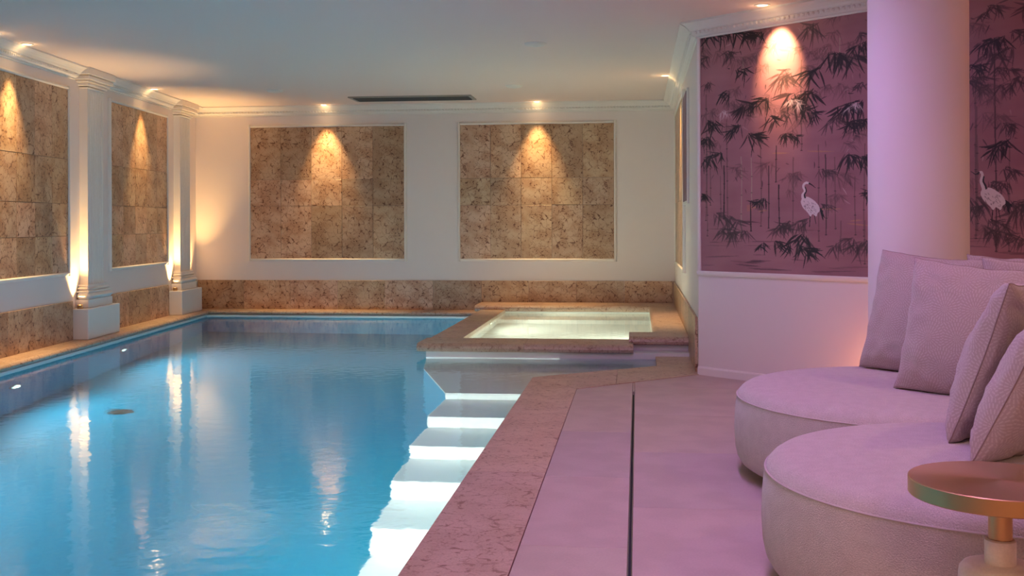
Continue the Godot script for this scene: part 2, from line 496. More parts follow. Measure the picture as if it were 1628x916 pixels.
func mural_texture() -> ImageTexture:
	var w := int(MURAL_L * MURAL_PPM)
	var hh := int(MURAL_H * MURAL_PPM)
	var cl := noise(FastNoiseLite.TYPE_SIMPLEX_SMOOTH, 0.004, 4, 31)
	var n1 := cl.get_image(w, hh, false, false, true)
	n1.convert(Image.FORMAT_L8)
	var st := noise(FastNoiseLite.TYPE_SIMPLEX_SMOOTH, 0.02, 3, 32)
	var n2 := st.get_image(w / 6, hh, false, false, true)
	n2.resize(w, hh)
	n2.convert(Image.FORMAT_L8)
	var b1 := n1.get_data()
	var b2 := n2.get_data()
	var a := Color(0.66, 0.45, 0.47)
	var b := Color(0.55, 0.35, 0.38)
	var out := PackedByteArray()
	out.resize(w * hh * 3)
	for i in w * hh:
		var k := a.lerp(b, clampf(0.6 * b1[i] / 255.0 + 0.4 * b2[i] / 255.0, 0, 1))
		out[i * 3] = int(k.r * 255)
		out[i * 3 + 1] = int(k.g * 255)
		out[i * 3 + 2] = int(k.b * 255)
	paint = Image.create_from_data(w, hh, false, Image.FORMAT_RGB8, out)
	var k := RandomNumberGenerator.new()
	k.seed = 77
	# ground washes and gold flecks
	for i in 70:
		var s := k.randf_range(0, MURAL_L)
		var y := k.randf_range(0.02, 0.34)
		leaf(mp(s, y), k.randf_range(-0.06, 0.06), k.randf_range(40, 130), k.randf_range(2, 6), Color(0.2, 0.13, 0.15), k.randf_range(0.12, 0.35))
	for q in [[1.2, 0.345, 80.0], [1.22, 0.36, 40.0], [0.62, 0.83, 60.0], [0.9, 0.83, 90.0], [1.0, 0.44, 70.0], [0.5, 0.43, 40.0], [0.45, 0.455, 22.0]]:
		leaf(mp(q[0], q[1]), k.randf_range(-0.1, 0.1), q[2], 4.0, Color(0.78, 0.55, 0.36), 0.45)
	fill_poly(PackedVector2Array([mp(0.405, 0.475), mp(0.45, 0.48), mp(0.455, 0.435), mp(0.41, 0.43)]), Color(0.72, 0.45, 0.38), 0.6)
	var canes := [0.21, 0.763, 0.37, 2, 0.36, 0.819, 0.267, 3, 0.446, 0.807, 0.502, 3, 0.439, 0.502, 0.29, 2, 0.593, 0.747, 0.308, 1, 0.675, 0.614, 0.329, 2, 0.656, 0.883, 0.628, 1, 0.988, 0.869, 0.225, 0, 1.041, 0.804, 0.267, 1, 1.258, 0.651, 0.268, 0, 1.156, 0.366, 0.227, 0, 1.33, 0.366, 0.083, 0, 2.172, 1.429, 0.178, 1, 2.055, 1.183, 0.251, 0, 0.859, 1.449, 0.834, 0, 0.792, 0.795, 0.24, 0, 0.087, 1.011, 0.462, 0, 0.526, 0.895, 0.325, 0, 1.152, 1.56, 1.375, 3, 0.379, 1.525, 1.414, 3, 0.908, 1.38, 1.169, 0, 2.259, 0.799, 0.18, 0]
	for i in 26:
		var s := k.randf_range(0.03, MURAL_L)
		var y := k.randf_range(0.6, 1.6)
		bamboo_cane(s, y, k.randf_range(0.2, 0.4), 0, k)
	for i in range(0, canes.size(), 4): bamboo_cane(canes[i], canes[i + 1], canes[i + 2], canes[i + 3], k)
	for i in 44: bamboo_spray(k.randf_range(0.0, 1.4), k.randf_range(0.6, 1.7), k.randf_range(0.05, 0.08), 0, k)
	for i in 160:
		var tc := k.randf()
		leaf(mp(k.randf_range(0.0, MURAL_L), k.randf_range(0.5, 1.7)), k.randf_range(0.2, 2.9), k.randf_range(10, 26), k.randf_range(1.6, 3.4), Color(0.16, 0.1, 0.12) if tc < 0.7 else Color(0.8, 0.68, 0.66), k.randf_range(0.25, 0.7), k.randf_range(-0.4, 0.4))
	for i in 70: bamboo_spray(k.randf_range(1.42, MURAL_L), k.randf_range(0.1, 1.7), k.randf_range(0.04, 0.08), k.randi_range(0, 1), k)
	var sprays := [0.101, 1.676, 0.069, 2, 0.197, 1.682, 0.068, 2, 0.297, 1.66, 0.068, 2, 0.379, 1.641, 0.062, 2, 0.508, 1.634, 0.043, 2, 0.037, 1.523, 0.042, 1, 0.269, 1.529, 0.05, 1, 0.378, 1.388, 0.057, 2, 0.042, 1.335, 0.041, 1, 0.207, 1.238, 0.059, 2, 0.301, 1.266, 0.062, 0, 0.506, 1.146, 0.071, 2, 0.399, 1.164, 0.04, 1, 0.234, 1.118, 0.041, 3, 0.132, 1.026, 0.068, 2, 0.306, 0.988, 0.058, 2, 0.035, 0.922, 0.055, 2, 0.484, 0.915, 0.07, 2, 0.688, 1.309, 0.082, 1, 0.651, 1.031, 0.06, 2, 0.544, 1.41, 0.053, 0, 0.914, 1.607, 0.076, 1, 0.922, 1.303, 0.08, 2, 1.151, 1.387, 0.082, 2, 1.293, 1.461, 0.052, 2, 0.853, 1.148, 0.094, 2, 0.921, 1.058, 0.055, 2, 1.237, 1.068, 0.073, 2, 1.242, 1.092, 0.036, 3, 1.126, 1.006, 0.05, 1, 1.223, 0.967, 0.045, 2, 1.314, 0.973, 0.044, 2, 1.292, 1.218, 0.036, 1, 0.753, 0.917, 0.042, 2, 0.733, 1.064, 0.051, 1, 1.325, 1.534, 0.04, 1, 0.933, 1.453, 0.051, 0, 1.047, 1.22, 0.05, 0, 0.708, 1.294, 0.069, 1, 1.204, 0.841, 0.041, 0, 0.794, 1.145, 0.038, 3, 1.259, 0.728, 0.069, 2, 1.343, 0.511, 0.056, 2, 1.045, 0.666, 0.042, 1, 0.787, 0.646, 0.051, 0, 0.776, 0.543, 0.047, 0, 0.845, 0.308, 0.068, 1, 0.725, 0.308, 0.056, 1, 0.81, 0.185, 0.085, 2, 0.894, 0.143, 0.055, 2, 1.077, 0.495, 0.046, 0, 1.166, 0.506, 0.045, 0, 1.188, 0.19, 0.057, 1, 1.311, 0.172, 0.064, 1, 1.044, 0.438, 0.037, 1, 0.126, 0.799, 0.059, 2, 0.05, 0.517, 0.046, 2, 0.203, 0.352, 0.077, 1, 0.231, 0.257, 0.059, 1, 0.514, 0.479, 0.044, 2, 0.512, 0.167, 0.044, 2, 0.357, 0.249, 0.049, 1, 0.705, 0.291, 0.043, 1, 0.704, 0.17, 0.056, 2, 2.173, 1.576, 0.048, 1, 2.172, 1.374, 0.055, 2, 2.055, 1.247, 0.041, 2, 2.223, 1.211, 0.044, 1, 2.285, 1.139, 0.051, 1, 2.189, 0.766, 0.063, 2, 2.259, 0.883, 0.047, 1, 2.272, 0.628, 0.047, 1, 2.169, 0.267, 0.055, 1, 2.271, 0.235, 0.051, 1, 2.064, 0.408, 0.041, 1, 2.09, 1.551, 0.037, 1, 2.311, 1.412, 0.047, 1, 2.145, 1.045, 0.045, 0, 2.235, 0.435, 0.044, 1]
	for i in range(0, sprays.size(), 4): bamboo_spray(sprays[i], sprays[i + 1], sprays[i + 2], sprays[i + 3], k)
	crane(0.855, 0.51, 0.24, 1.0, k)
	crane(2.09, 0.54, 0.24, -1.0, k)
	return ImageTexture.create_from_image(paint)

# ------------------------------------------------------------------ materials
func mat(c: Color, rough := 0.8, tex: Texture2D = null, scale := 1.0, world := true) -> StandardMaterial3D:
	var m := StandardMaterial3D.new()
	m.albedo_color = c
	m.roughness = rough
	if tex:
		m.albedo_texture = tex
		m.uv1_triplanar = true
		m.uv1_world_triplanar = world
		m.uv1_triplanar_sharpness = 8.0
		m.uv1_scale = Vector3.ONE * scale
	return m

func variants(base: StandardMaterial3D, n: int, spread: float, k: RandomNumberGenerator) -> Array:
	var o := []
	for i in n:
		var m: StandardMaterial3D = base.duplicate()
		m.uv1_offset = Vector3(k.randf(), k.randf(), k.randf())
		var v := 1.0 - k.randf() * spread
		m.albedo_color = Color(v, v * k.randf_range(0.97, 1.0), v * k.randf_range(0.94, 1.0))
		o.append(m)
	return o

func make_materials() -> void:
	rng.seed = 5
	var stone := marble_texture(768, Color(0.85, 0.72, 0.61), Color(0.77, 0.61, 0.49), Color(0.37, 0.2, 0.12), 0.85, 3)
	var pale := marble_texture(768, Color(0.81, 0.7, 0.62), Color(0.77, 0.65, 0.57), Color(0.42, 0.24, 0.17), 0.6, 14)
	M.marble = variants(mat(Color.WHITE, 0.35, stone, 0.8), 7, 0.16, rng)
	M.coping = variants(mat(Color.WHITE, 0.38, pale, 0.75), 4, 0.06, rng)
	M.plaster = mat(Color(0.92, 0.87, 0.85), 0.75)
	M.ceiling = mat(Color(0.93, 0.85, 0.81), 0.9)
	M.trim = mat(Color(0.92, 0.89, 0.86), 0.55)
	M.dado = mat(Color(0.9, 0.86, 0.84), 0.7)
	var deck := cloud_texture(768, Color(0.78, 0.71, 0.67), Color(0.745, 0.675, 0.635), 0.008, 0.03, 21)
	M.deck = variants(mat(Color.WHITE, 0.5, deck, 0.55), 4, 0.05, rng)
	M.grout = mat(Color(0.5, 0.43, 0.39), 0.9)
	M.lining = mat(Color(0.9, 0.9, 0.88), 0.5)
	M.blue = mat(Color(0.1, 0.62, 0.75), 0.5)
	M.white_pool = mat(Color(0.92, 0.92, 0.9), 0.5)
	M.water = StandardMaterial3D.new()
	M.water.transparency = BaseMaterial3D.TRANSPARENCY_ALPHA
	M.water.refraction_enabled = true
	M.water.refraction_scale = 0.033
	M.water.albedo_color = Color(0.78, 0.94, 0.98, 0.0)
	M.water.roughness = 0.06
	M.water.metallic_specular = 0.36
	M.water.normal_enabled = true
	M.water.normal_texture = normal_noise(1024, 0.012, 6.0, 3, 9)
	M.water.normal_scale = 0.07
	M.water.uv1_triplanar = true
	M.water.uv1_world_triplanar = true
	M.water.uv1_scale = Vector3(0.55, 0.55, 0.55)
	M.tub_water = M.water.duplicate()
	M.tub_water.albedo_color = Color(0.96, 1.0, 0.95, 0.0)
	M.black = mat(Color(0.03, 0.03, 0.035), 0.6)
	M.steel = mat(Color(0.7, 0.68, 0.66), 0.3)
	M.steel.metallic = 1.0
	M.vent = mat(Color(0.3, 0.28, 0.27), 0.6)
	M.vent_frame = mat(Color(0.62, 0.58, 0.54), 0.5)
	M.boucle = mat(Color.WHITE, 0.95, cloud_texture(512, Color(0.78, 0.73, 0.7), Color(0.755, 0.705, 0.675), 0.02, 0.09, 41), 1.6, false)
	M.boucle.rim_enabled = true
	M.boucle.rim = 0.5
	M.boucle.rim_tint = 0.5
	M.boucle.normal_enabled = true
	M.boucle.normal_texture = normal_noise(512, 0.25, 4.0, 2, 12)
	M.boucle.normal_scale = 0.5
	M.piping = mat(Color(0.78, 0.73, 0.7), 0.9)
	M.fan = mat(Color.WHITE, 0.92, fan_texture(640, Color(0.68, 0.61, 0.58), Color(0.745, 0.68, 0.645)), 2.1, false)
	M.fan.rim_enabled = true
	M.fan.rim = 0.4
	M.fan.rim_tint = 0.5
	M.seam = mat(Color(0.56, 0.48, 0.45), 0.9)
	M.brass = mat(Color(0.8, 0.64, 0.44), 0.3)
	M.brass.metallic = 1.0
	M.brass.anisotropy_enabled = true
	M.brass.anisotropy = 0.75
	M.table_stone = mat(Color.WHITE, 0.45, cloud_texture(384, Color(0.86, 0.8, 0.76), Color(0.77, 0.7, 0.67), 0.012, 0.03, 51), 1.5, false)
	M.mural = StandardMaterial3D.new()
	M.mural.albedo_texture = mural_texture()
	M.mural.roughness = 0.5
	M.canvas = mat(Color.WHITE, 0.5, cloud_texture(384, Color(0.5, 0.36, 0.44), Color(0.36, 0.25, 0.33), 0.015, 0.05, 61), 0.9)

func glow(c: Color, e: float) -> StandardMaterial3D:
	var m := StandardMaterial3D.new()
	m.albedo_color = Color(0.9, 0.9, 0.9)
	m.emission_enabled = true
	m.emission = c
	m.emission_energy_multiplier = e
	return m

# ------------------------------------------------------------------ lamps
const WARM := Color(1.0, 0.83, 0.57)

func spot(parent: Node, from: Vector3, to: Vector3, c: Color, e: float, angle: float, blend := 0.6, size := 0.03) -> void:
	var l := SpotLight3D.new()
	l.name = "beam"
	l.light_color = c
	l.light_energy = e
	l.spot_angle = angle
	l.spot_angle_attenuation = blend
	l.spot_range = 20.0
	l.spot_attenuation = 2.0
	l.light_size = size
	l.shadow_enabled = true
	parent.add_child(l, true)
	var up := Vector3.UP if absf((to - from).normalized().y) < 0.99 else Vector3.RIGHT
	l.global_transform = Transform3D(Basis(), from).looking_at(to, up)

func omni(parent: Node, from: Vector3, c: Color, e: float, size := 0.04) -> void:
	var l := OmniLight3D.new()
	l.name = "glow"
	l.light_color = c
	l.light_energy = e
	l.omni_range = 20.0
	l.omni_attenuation = 2.0
	l.light_size = size
	l.shadow_enabled = true
	parent.add_child(l, true)
	l.global_position = from

func area(parent: Node, from: Vector3, to: Vector3, up: Vector3, size: Vector2, c: Color, e: float) -> void:
	var l := AreaLight3D.new()
	l.name = "panel_light"
	l.light_color = c
	l.light_energy = e
	l.area_size = size
	l.area_normalize_energy = true
	l.area_range = 25.0
	l.shadow_enabled = true
	parent.add_child(l, true)
	l.global_transform = Transform3D(Basis(), from).looking_at(to, up)

func downlight(X: float, W: float, aim: Vector3, label: String, e: float, angle: float) -> void:
	var t := thing("ceiling_downlight", Transform3D(Basis(), p3(X, CEIL, W)), label, "downlight", "recessed downlights in the ceiling")
	part("trim_ring", lathe_hard([Vector2(0.036, -0.001), Vector2(0.036, -0.005), Vector2(0.05, -0.005), Vector2(0.053, 0.0)], 32), M.trim, t)
	part("lamp_lens", lathe_hard([Vector2(0.0, -0.003), Vector2(0.036, -0.003)], 24), glow(Color(1.0, 0.86, 0.66), 6.0), t)
	spot(t, p3(X, CEIL - 0.02, W), aim, WARM, e, angle, 1.0, 0.02)
	omni(t, p3(X, CEIL - 0.07, W), WARM, e * 0.002, 0.02)  # extra point light below the lens, placed for the halo on the ceiling

# ------------------------------------------------------------------ build
func _ready() -> void:
	# camera: level, lens shifted down, turned a little to the left of the room's long axis
	var cam := Camera3D.new()
	cam.name = "camera"
	cam.projection = Camera3D.PROJECTION_FRUSTUM
	cam.near = 0.1
	cam.far = 60.0
	cam.size = 0.1 * 916.0 / 1750.0
	cam.frustum_offset = Vector2(0, -0.1 * 104.0 / 1750.0)
	add_child(cam)
	cam.transform = Transform3D(Basis(Vector3.UP, deg_to_rad(6.5)) * Basis(Vector3.BACK, -0.00326), p3(0, 1.12, 0))
	cam.current = true
	var we := WorldEnvironment.new()
	we.name = "environment"
	var env := Environment.new()
	env.background_mode = Environment.BG_COLOR
	env.background_color = Color.BLACK
	env.tonemap_mode = Environment.TONE_MAPPER_LINEAR
	env.tonemap_exposure = 1.0
	env.sdfgi_enabled = true
	env.ssao_enabled = true
	env.ssil_enabled = true
	we.environment = env
	add_child(we)
	make_materials()
	room_lights()
	room_shell()
	pool()
	hot_tub()
	deck()
	marble_panels()
	pilasters()
	cornices()
	mural_wall()
	ceiling_fittings()
	lounge()

func room_lights() -> void:
	# added fill light over and behind the viewer: two ceiling panels out of view
	for k in [[-2.6, 1.6, "square fill light panel added out of view over the near end of the pool", Color(1.0, 0.84, 0.68), 2.2], [0.7, -1.0, "square warm fill light panel added over the deck behind the viewer", Color(1.0, 0.8, 0.64), 5.6]]:
		var t := thing("added_fill_panel", Transform3D(Basis(), p3(k[0], CEIL, k[1])), k[2], "ceiling light", "added fill light panels")
		put_box("frame", Vector3(-0.33, -0.02, -0.33), Vector3(0.33, 0.0, 0.33), M.trim, t)
		put_box("light_diffuser", Vector3(-0.3, -0.024, -0.3), Vector3(0.3, -0.018, 0.3), glow(k[3], 1.2), t, 0.001)
		area(t, p3(k[0], CEIL - 0.03, k[1]), p3(k[0], 0, k[1]), Vector3.FORWARD, Vector2(0.6, 0.6), k[3], k[4])
	# violet strip out of view, placed to light the deck, poufs and column
	var v := thing("unseen_violet_strip", Transform3D(Basis(), p3(0.2, CEIL - 0.002, 4.2)), "long unseen violet light strip above the deck, lighting the poufs and column", "light strip")
	put_box("profile", Vector3(-0.06, -0.02, -2.6), Vector3(0.06, 0.0, 2.6), M.trim, v)
	put_box("light_diffuser", Vector3(-0.045, -0.024, -2.58), Vector3(0.045, -0.018, 2.58), glow(Color(0.82, 0.6, 0.98), 3.0), v, 0.001)
	area(v, p3(0.2, CEIL - 0.03, 4.2), p3(0.2, 0, 4.2), Vector3.RIGHT, Vector2(5.1, 0.09), Color(0.82, 0.6, 0.98), 5.7)

const LA := Vector2(-5.04, 8.0)       # left wall, from W = 8 ...
const LB := Vector2(-5.54, 13.36)     # ... to the back corner
const RA := Vector2(0.445, 13.36)     # right wall of the tub bay
const RB := Vector2(0.445, 8.19)
const FAR_W := 13.36
const NEAR_W := -2.5
const SIDE_X := 3.565

func left_x(W: float) -> float:
	return LA.x + (LB.x - LA.x) * (W - LA.y) / (LB.y - LA.y)

func mural_end() -> Vector2:
	return Vector2(0.445 + 4.2 * cos(deg_to_rad(42)), 8.19 - 4.2 * sin(deg_to_rad(42)))

func structure(called: String, mesh: Mesh, m: Material, label: String, xf := Transform3D()) -> MeshInstance3D:
	var o := part(called, mesh, m, self, xf)
	tag(o, label, "wall" if called.begins_with("wall") else "ceiling" if called.begins_with("ceil") else "trim", "", "structure")
	return o

func room_shell() -> void:
	var me := mural_end()
	var room := PackedVector2Array([Vector2(left_x(NEAR_W) - 0.3, NEAR_W - 0.3), Vector2(SIDE_X + 0.3, NEAR_W - 0.3), Vector2(SIDE_X + 0.3, FAR_W + 0.3), Vector2(LB.x - 0.4, FAR_W + 0.3)])
	structure("ceiling", plan_slab(room, CEIL, CEIL + 0.2), M.ceiling, "plain off-white plaster ceiling of the spa")
	var r := box_between(Vector3(-10.55, -2.2, -0.2), Vector3(5.5, CEIL, 0.0), 0.001)
	structure("wall_left", r[0], M.plaster, "white plaster wall with pilasters along the pool", frame(LA, LB) * r[1])
	r = box_between(Vector3(-0.3, -2.2, -0.2), Vector3(6.3, CEIL, 0.0), 0.001)
	structure("wall_back", r[0], M.plaster, "white plaster wall at the far end of the pool", frame(Vector2(LB.x, FAR_W), RA) * r[1])
	# the tub bay's wall and the mural wall meet in an obtuse corner: one plan shape each, with thickness behind
	structure("wall_right", plan_slab(PackedVector2Array([Vector2(0.445, 8.19), Vector2(0.445, 13.5), Vector2(0.7, 13.5), Vector2(0.7, 8.25)]), 0.0, CEIL), M.plaster, "white plaster wall beside the hot tub")
	var d := Vector2(sin(deg_to_rad(42)), cos(deg_to_rad(42))) * 0.25
	structure("wall_angled", plan_slab(PackedVector2Array([Vector2(0.446, 8.19), me, me + d, Vector2(0.7, 8.25)]), 0.0, CEIL), M.dado, "slanting white wall carrying the bamboo mural")
	structure("wall_side", plan_slab(PackedVector2Array([me, Vector2(SIDE_X, NEAR_W), Vector2(SIDE_X + 0.25, NEAR_W), me + Vector2(0.25, 0.1)]), 0.0, CEIL), M.plaster, "white plaster wall beside the lounge out of the picture")
	structure("wall_front", plan_slab(PackedVector2Array([Vector2(left_x(NEAR_W) - 0.2, NEAR_W - 0.2), Vector2(SIDE_X + 0.25, NEAR_W - 0.2), Vector2(SIDE_X + 0.25, NEAR_W), Vector2(left_x(NEAR_W) - 0.2, NEAR_W)]), -2.2, CEIL), M.plaster, "white plaster wall behind the viewer")

# pool outline, inner faces
const PX := -0.74        # right side
const P_NEAR := 0.4
const TUB_W := 9.22      # front wall of the tub
const TUB_X := -1.79     # left wall of the tub
const CUT_A := Vector2(-0.735, 7.9)
const CUT_B := Vector2(0.16, 8.6)
const POOL_BACK := 13.08
const CO := 0.25         # how far the left coping reaches out

func pool_left(W: float) -> float:
	return left_x(W) + CO - 0.02

func pool_outline() -> PackedVector2Array:
	return PackedVector2Array([Vector2(PX, P_NEAR), CUT_A, CUT_B, Vector2(0.16, TUB_W), Vector2(TUB_X, TUB_W), Vector2(TUB_X, POOL_BACK), Vector2(pool_left(POOL_BACK), POOL_BACK), Vector2(pool_left(P_NEAR), P_NEAR)])

func side_wall(a: Vector2, b: Vector2, y0: float, y1: float, thick := 0.12) -> Mesh:
	# a wall whose face runs from a to b, thickness to the right of that direction
	var n := Vector2((b - a).y, -(b - a).x).normalized() * thick
	return plan_slab(PackedVector2Array([a, b, b + n, a + n]), y0, y1)

func pool() -> void:
	var o := pool_outline()
	var basin := thing("pool_basin", Transform3D(), "blue lined swimming pool basin with a white rim above the waterline", "pool", "", "structure")
	part("pool_floor", plan_slab(PackedVector2Array([Vector2(0.3, P_NEAR - 0.2), Vector2(0.3, POOL_BACK + 0.1), Vector2(pool_left(POOL_BACK) - 0.1, POOL_BACK + 0.1), Vector2(pool_left(P_NEAR) - 0.1, P_NEAR - 0.2)]), -2.0, -1.85), M.blue, basin)
	for i in o.size():
		if i == 3 or i == 4: continue   # the tub's own walls
		part("lining", side_wall(o[i], o[(i + 1) % o.size()], -1.85, -0.13), M.blue, basin)
		part("rim_band", side_wall(o[i], o[(i + 1) % o.size()], -0.13, -0.006), M.white_pool, basin)
	# the water surface
	var st := begin()
	var ix := Geometry2D.triangulate_polygon(o)
	for i in range(0, ix.size(), 3):
		tri(st, p3(o[ix[i]].x, WATER, o[ix[i]].y), p3(o[ix[i + 1]].x, WATER, o[ix[i + 1]].y), p3(o[ix[i + 2]].x, WATER, o[ix[i + 2]].y), Vector3.UP)
	var w := part("pool_water", st.commit(), M.water, self)
	tag(w, "clear blue rippled water filling the swimming pool", "water", "", "stuff")
	# steps down along the deck side, and the shallow shelf in front of the tub
	var steps := thing("pool_steps", Transform3D(), "white underwater steps leading from the shelf into the pool", "steps", "", "structure")
	var sh := PackedVector2Array([Vector2(TUB_X, TUB_W), Vector2(-1.69, 8.6), Vector2(-1.3, 7.38), Vector2(PX, 7.38), CUT_A, CUT_B, Vector2(0.16, TUB_W)])
	part("shelf", plan_slab(sh, -0.17, -0.12), M.white_pool, steps)
	part("shelf_wall", plan_slab(sh, -1.85, -0.17), M.blue, steps)
	put_box("riser", Vector3(-1.3, -0.5, -7.38), Vector3(PX, -0.16, -7.37), M.white_pool, steps, 0.002)
	var ws := [7.37, 6.715, 6.19, 5.71, 5.26, 4.8, 4.3]
	var ys := [-0.335, -0.64, -0.915, -1.225, -1.56, -1.7]
	for i in 6:
		put_box("step", Vector3(-1.3, -1.85, -ws[i]), Vector3(PX, ys[i], -ws[i + 1]), M.white_pool, steps, 0.006)
	# coping along the left and back walls: bullnosed stones
	var prof := PackedVector2Array([Vector2(0, 0), Vector2(0, COPE), Vector2(CO - 0.03, COPE), Vector2(CO - 0.012, COPE - 0.005), Vector2(CO - 0.002, COPE - 0.018), Vector2(CO, COPE - 0.026), Vector2(CO - 0.004, COPE - 0.04), Vector2(CO - 0.016, 0.003), Vector2(CO - 0.03, 0)])
	var lt := thing("trim_1", frame(LA, LB), "beige marble coping stones along the wall with pilasters", "coping", "", "structure")
	var stone := extrude_x(prof, 0.002, 0.897)
	for i in range(-9, 6):
		part("coping_stone", stone, M.coping[posmod(i * 3, 4)], lt, at(i * 0.9 - 0.05, 0, 0))
	put_box("bed", Vector3(-8.2, -1.9, 0.0), Vector3(5.4, -0.002, CO - 0.03), M.white_pool, lt)
	var bt := thing("trim_2", frame(Vector2(LB.x, FAR_W), RA), "beige marble coping stones along the far wall of the pool", "coping", "", "structure")
	var prof2 := prof.duplicate()
	for i in prof2.size():
		if prof2[i].x > 0: prof2[i].x += 0.03
	stone = extrude_x(prof2, 0.002, 0.865)
	for i in 4: part("coping_stone", stone, M.coping[(i * 3 + 1) % 4], bt, at(0.22 + i * 0.868, 0, 0))
	put_box("bed", Vector3(0.0, -1.9, 0.0), Vector3(3.72, -0.002, CO + 0.0), M.white_pool, bt)
	var fd := thing("floor_drain", Transform3D(Basis(), p3(-4.02, -1.85, 8.18)), "dark round drain cover on the pool floor", "drain")
	part("rim", lathe_hard([Vector2(0.085, 0.012), Vector2(0.098, 0.01), Vector2(0.1, 0.0)], 32), M.vent, fd)
	part("grille", lathe_hard([Vector2(0.085, 0.008), Vector2(0.0, 0.012)], 32), M.vent, fd)
	# underwater lamps; the last two are out of view, placed to light the near water
	for k in [[0.05, "underwater pool lamp in the wall below the nearer marble panel"], [2.3, "underwater pool lamp in the wall beside the nearer pilaster"], [-2.4, "unseen underwater pool lamp outside the picture, lighting the near water"], [-5.2, "unseen underwater pool lamp lighting the near end of the pool"]]:
		var f := frame(LA, LB) * at(k[0], -0.85, CO - 0.02)
		var t := thing("pool_lamp", f, k[1], "pool lamp", "underwater lamps in the pool wall")
		part("trim_ring", lathe_hard([Vector2(0.06, 0.0), Vector2(0.06, 0.012), Vector2(0.085, 0.012), Vector2(0.09, 0.0)], 32), M.steel, t, Transform3D(Basis(Vector3.RIGHT, PI / 2), Vector3.ZERO))
		part("lamp_lens", lathe([Vector2(0.06, 0.002), Vector2(0.055, 0.014), Vector2(0.03, 0.02), Vector2(0.0, 0.022)], 24), glow(Color(0.9, 1.0, 0.95), 4.0), t, Transform3D(Basis(Vector3.RIGHT, PI / 2), Vector3.ZERO))
		spot(t, f * Vector3(0, 0, 0.05), f * Vector3(0, -0.25, 1.0), Color(0.92, 0.98, 1.0), 3.0, 78.0, 0.5, 0.05)
	var nl := thing("pool_lamp", Transform3D(Basis(), p3(-1.2, -0.22, P_NEAR)), "bright unseen underwater pool lamp in the end wall, placed to light the steps", "pool lamp", "underwater lamps in the pool wall")  # out of view, placed to light the white steps
	part("trim_ring", lathe_hard([Vector2(0.06, 0.0), Vector2(0.06, 0.012), Vector2(0.085, 0.012), Vector2(0.09, 0.0)], 32), M.steel, nl, Transform3D(Basis(Vector3.RIGHT, -PI / 2), Vector3.ZERO))
	part("lamp_lens", lathe([Vector2(0.06, 0.002), Vector2(0.055, 0.014), Vector2(0.03, 0.02), Vector2(0.0, 0.022)], 24), glow(Color(1.0, 1.0, 0.95), 4.0), nl, Transform3D(Basis(Vector3.RIGHT, -PI / 2), Vector3.ZERO))
	spot(nl, p3(-1.2, -0.22, P_NEAR + 0.05), p3(-1.05, -0.7, 6.0), Color(1.0, 0.99, 0.94), 62.0, 22.0, 0.8, 0.05)

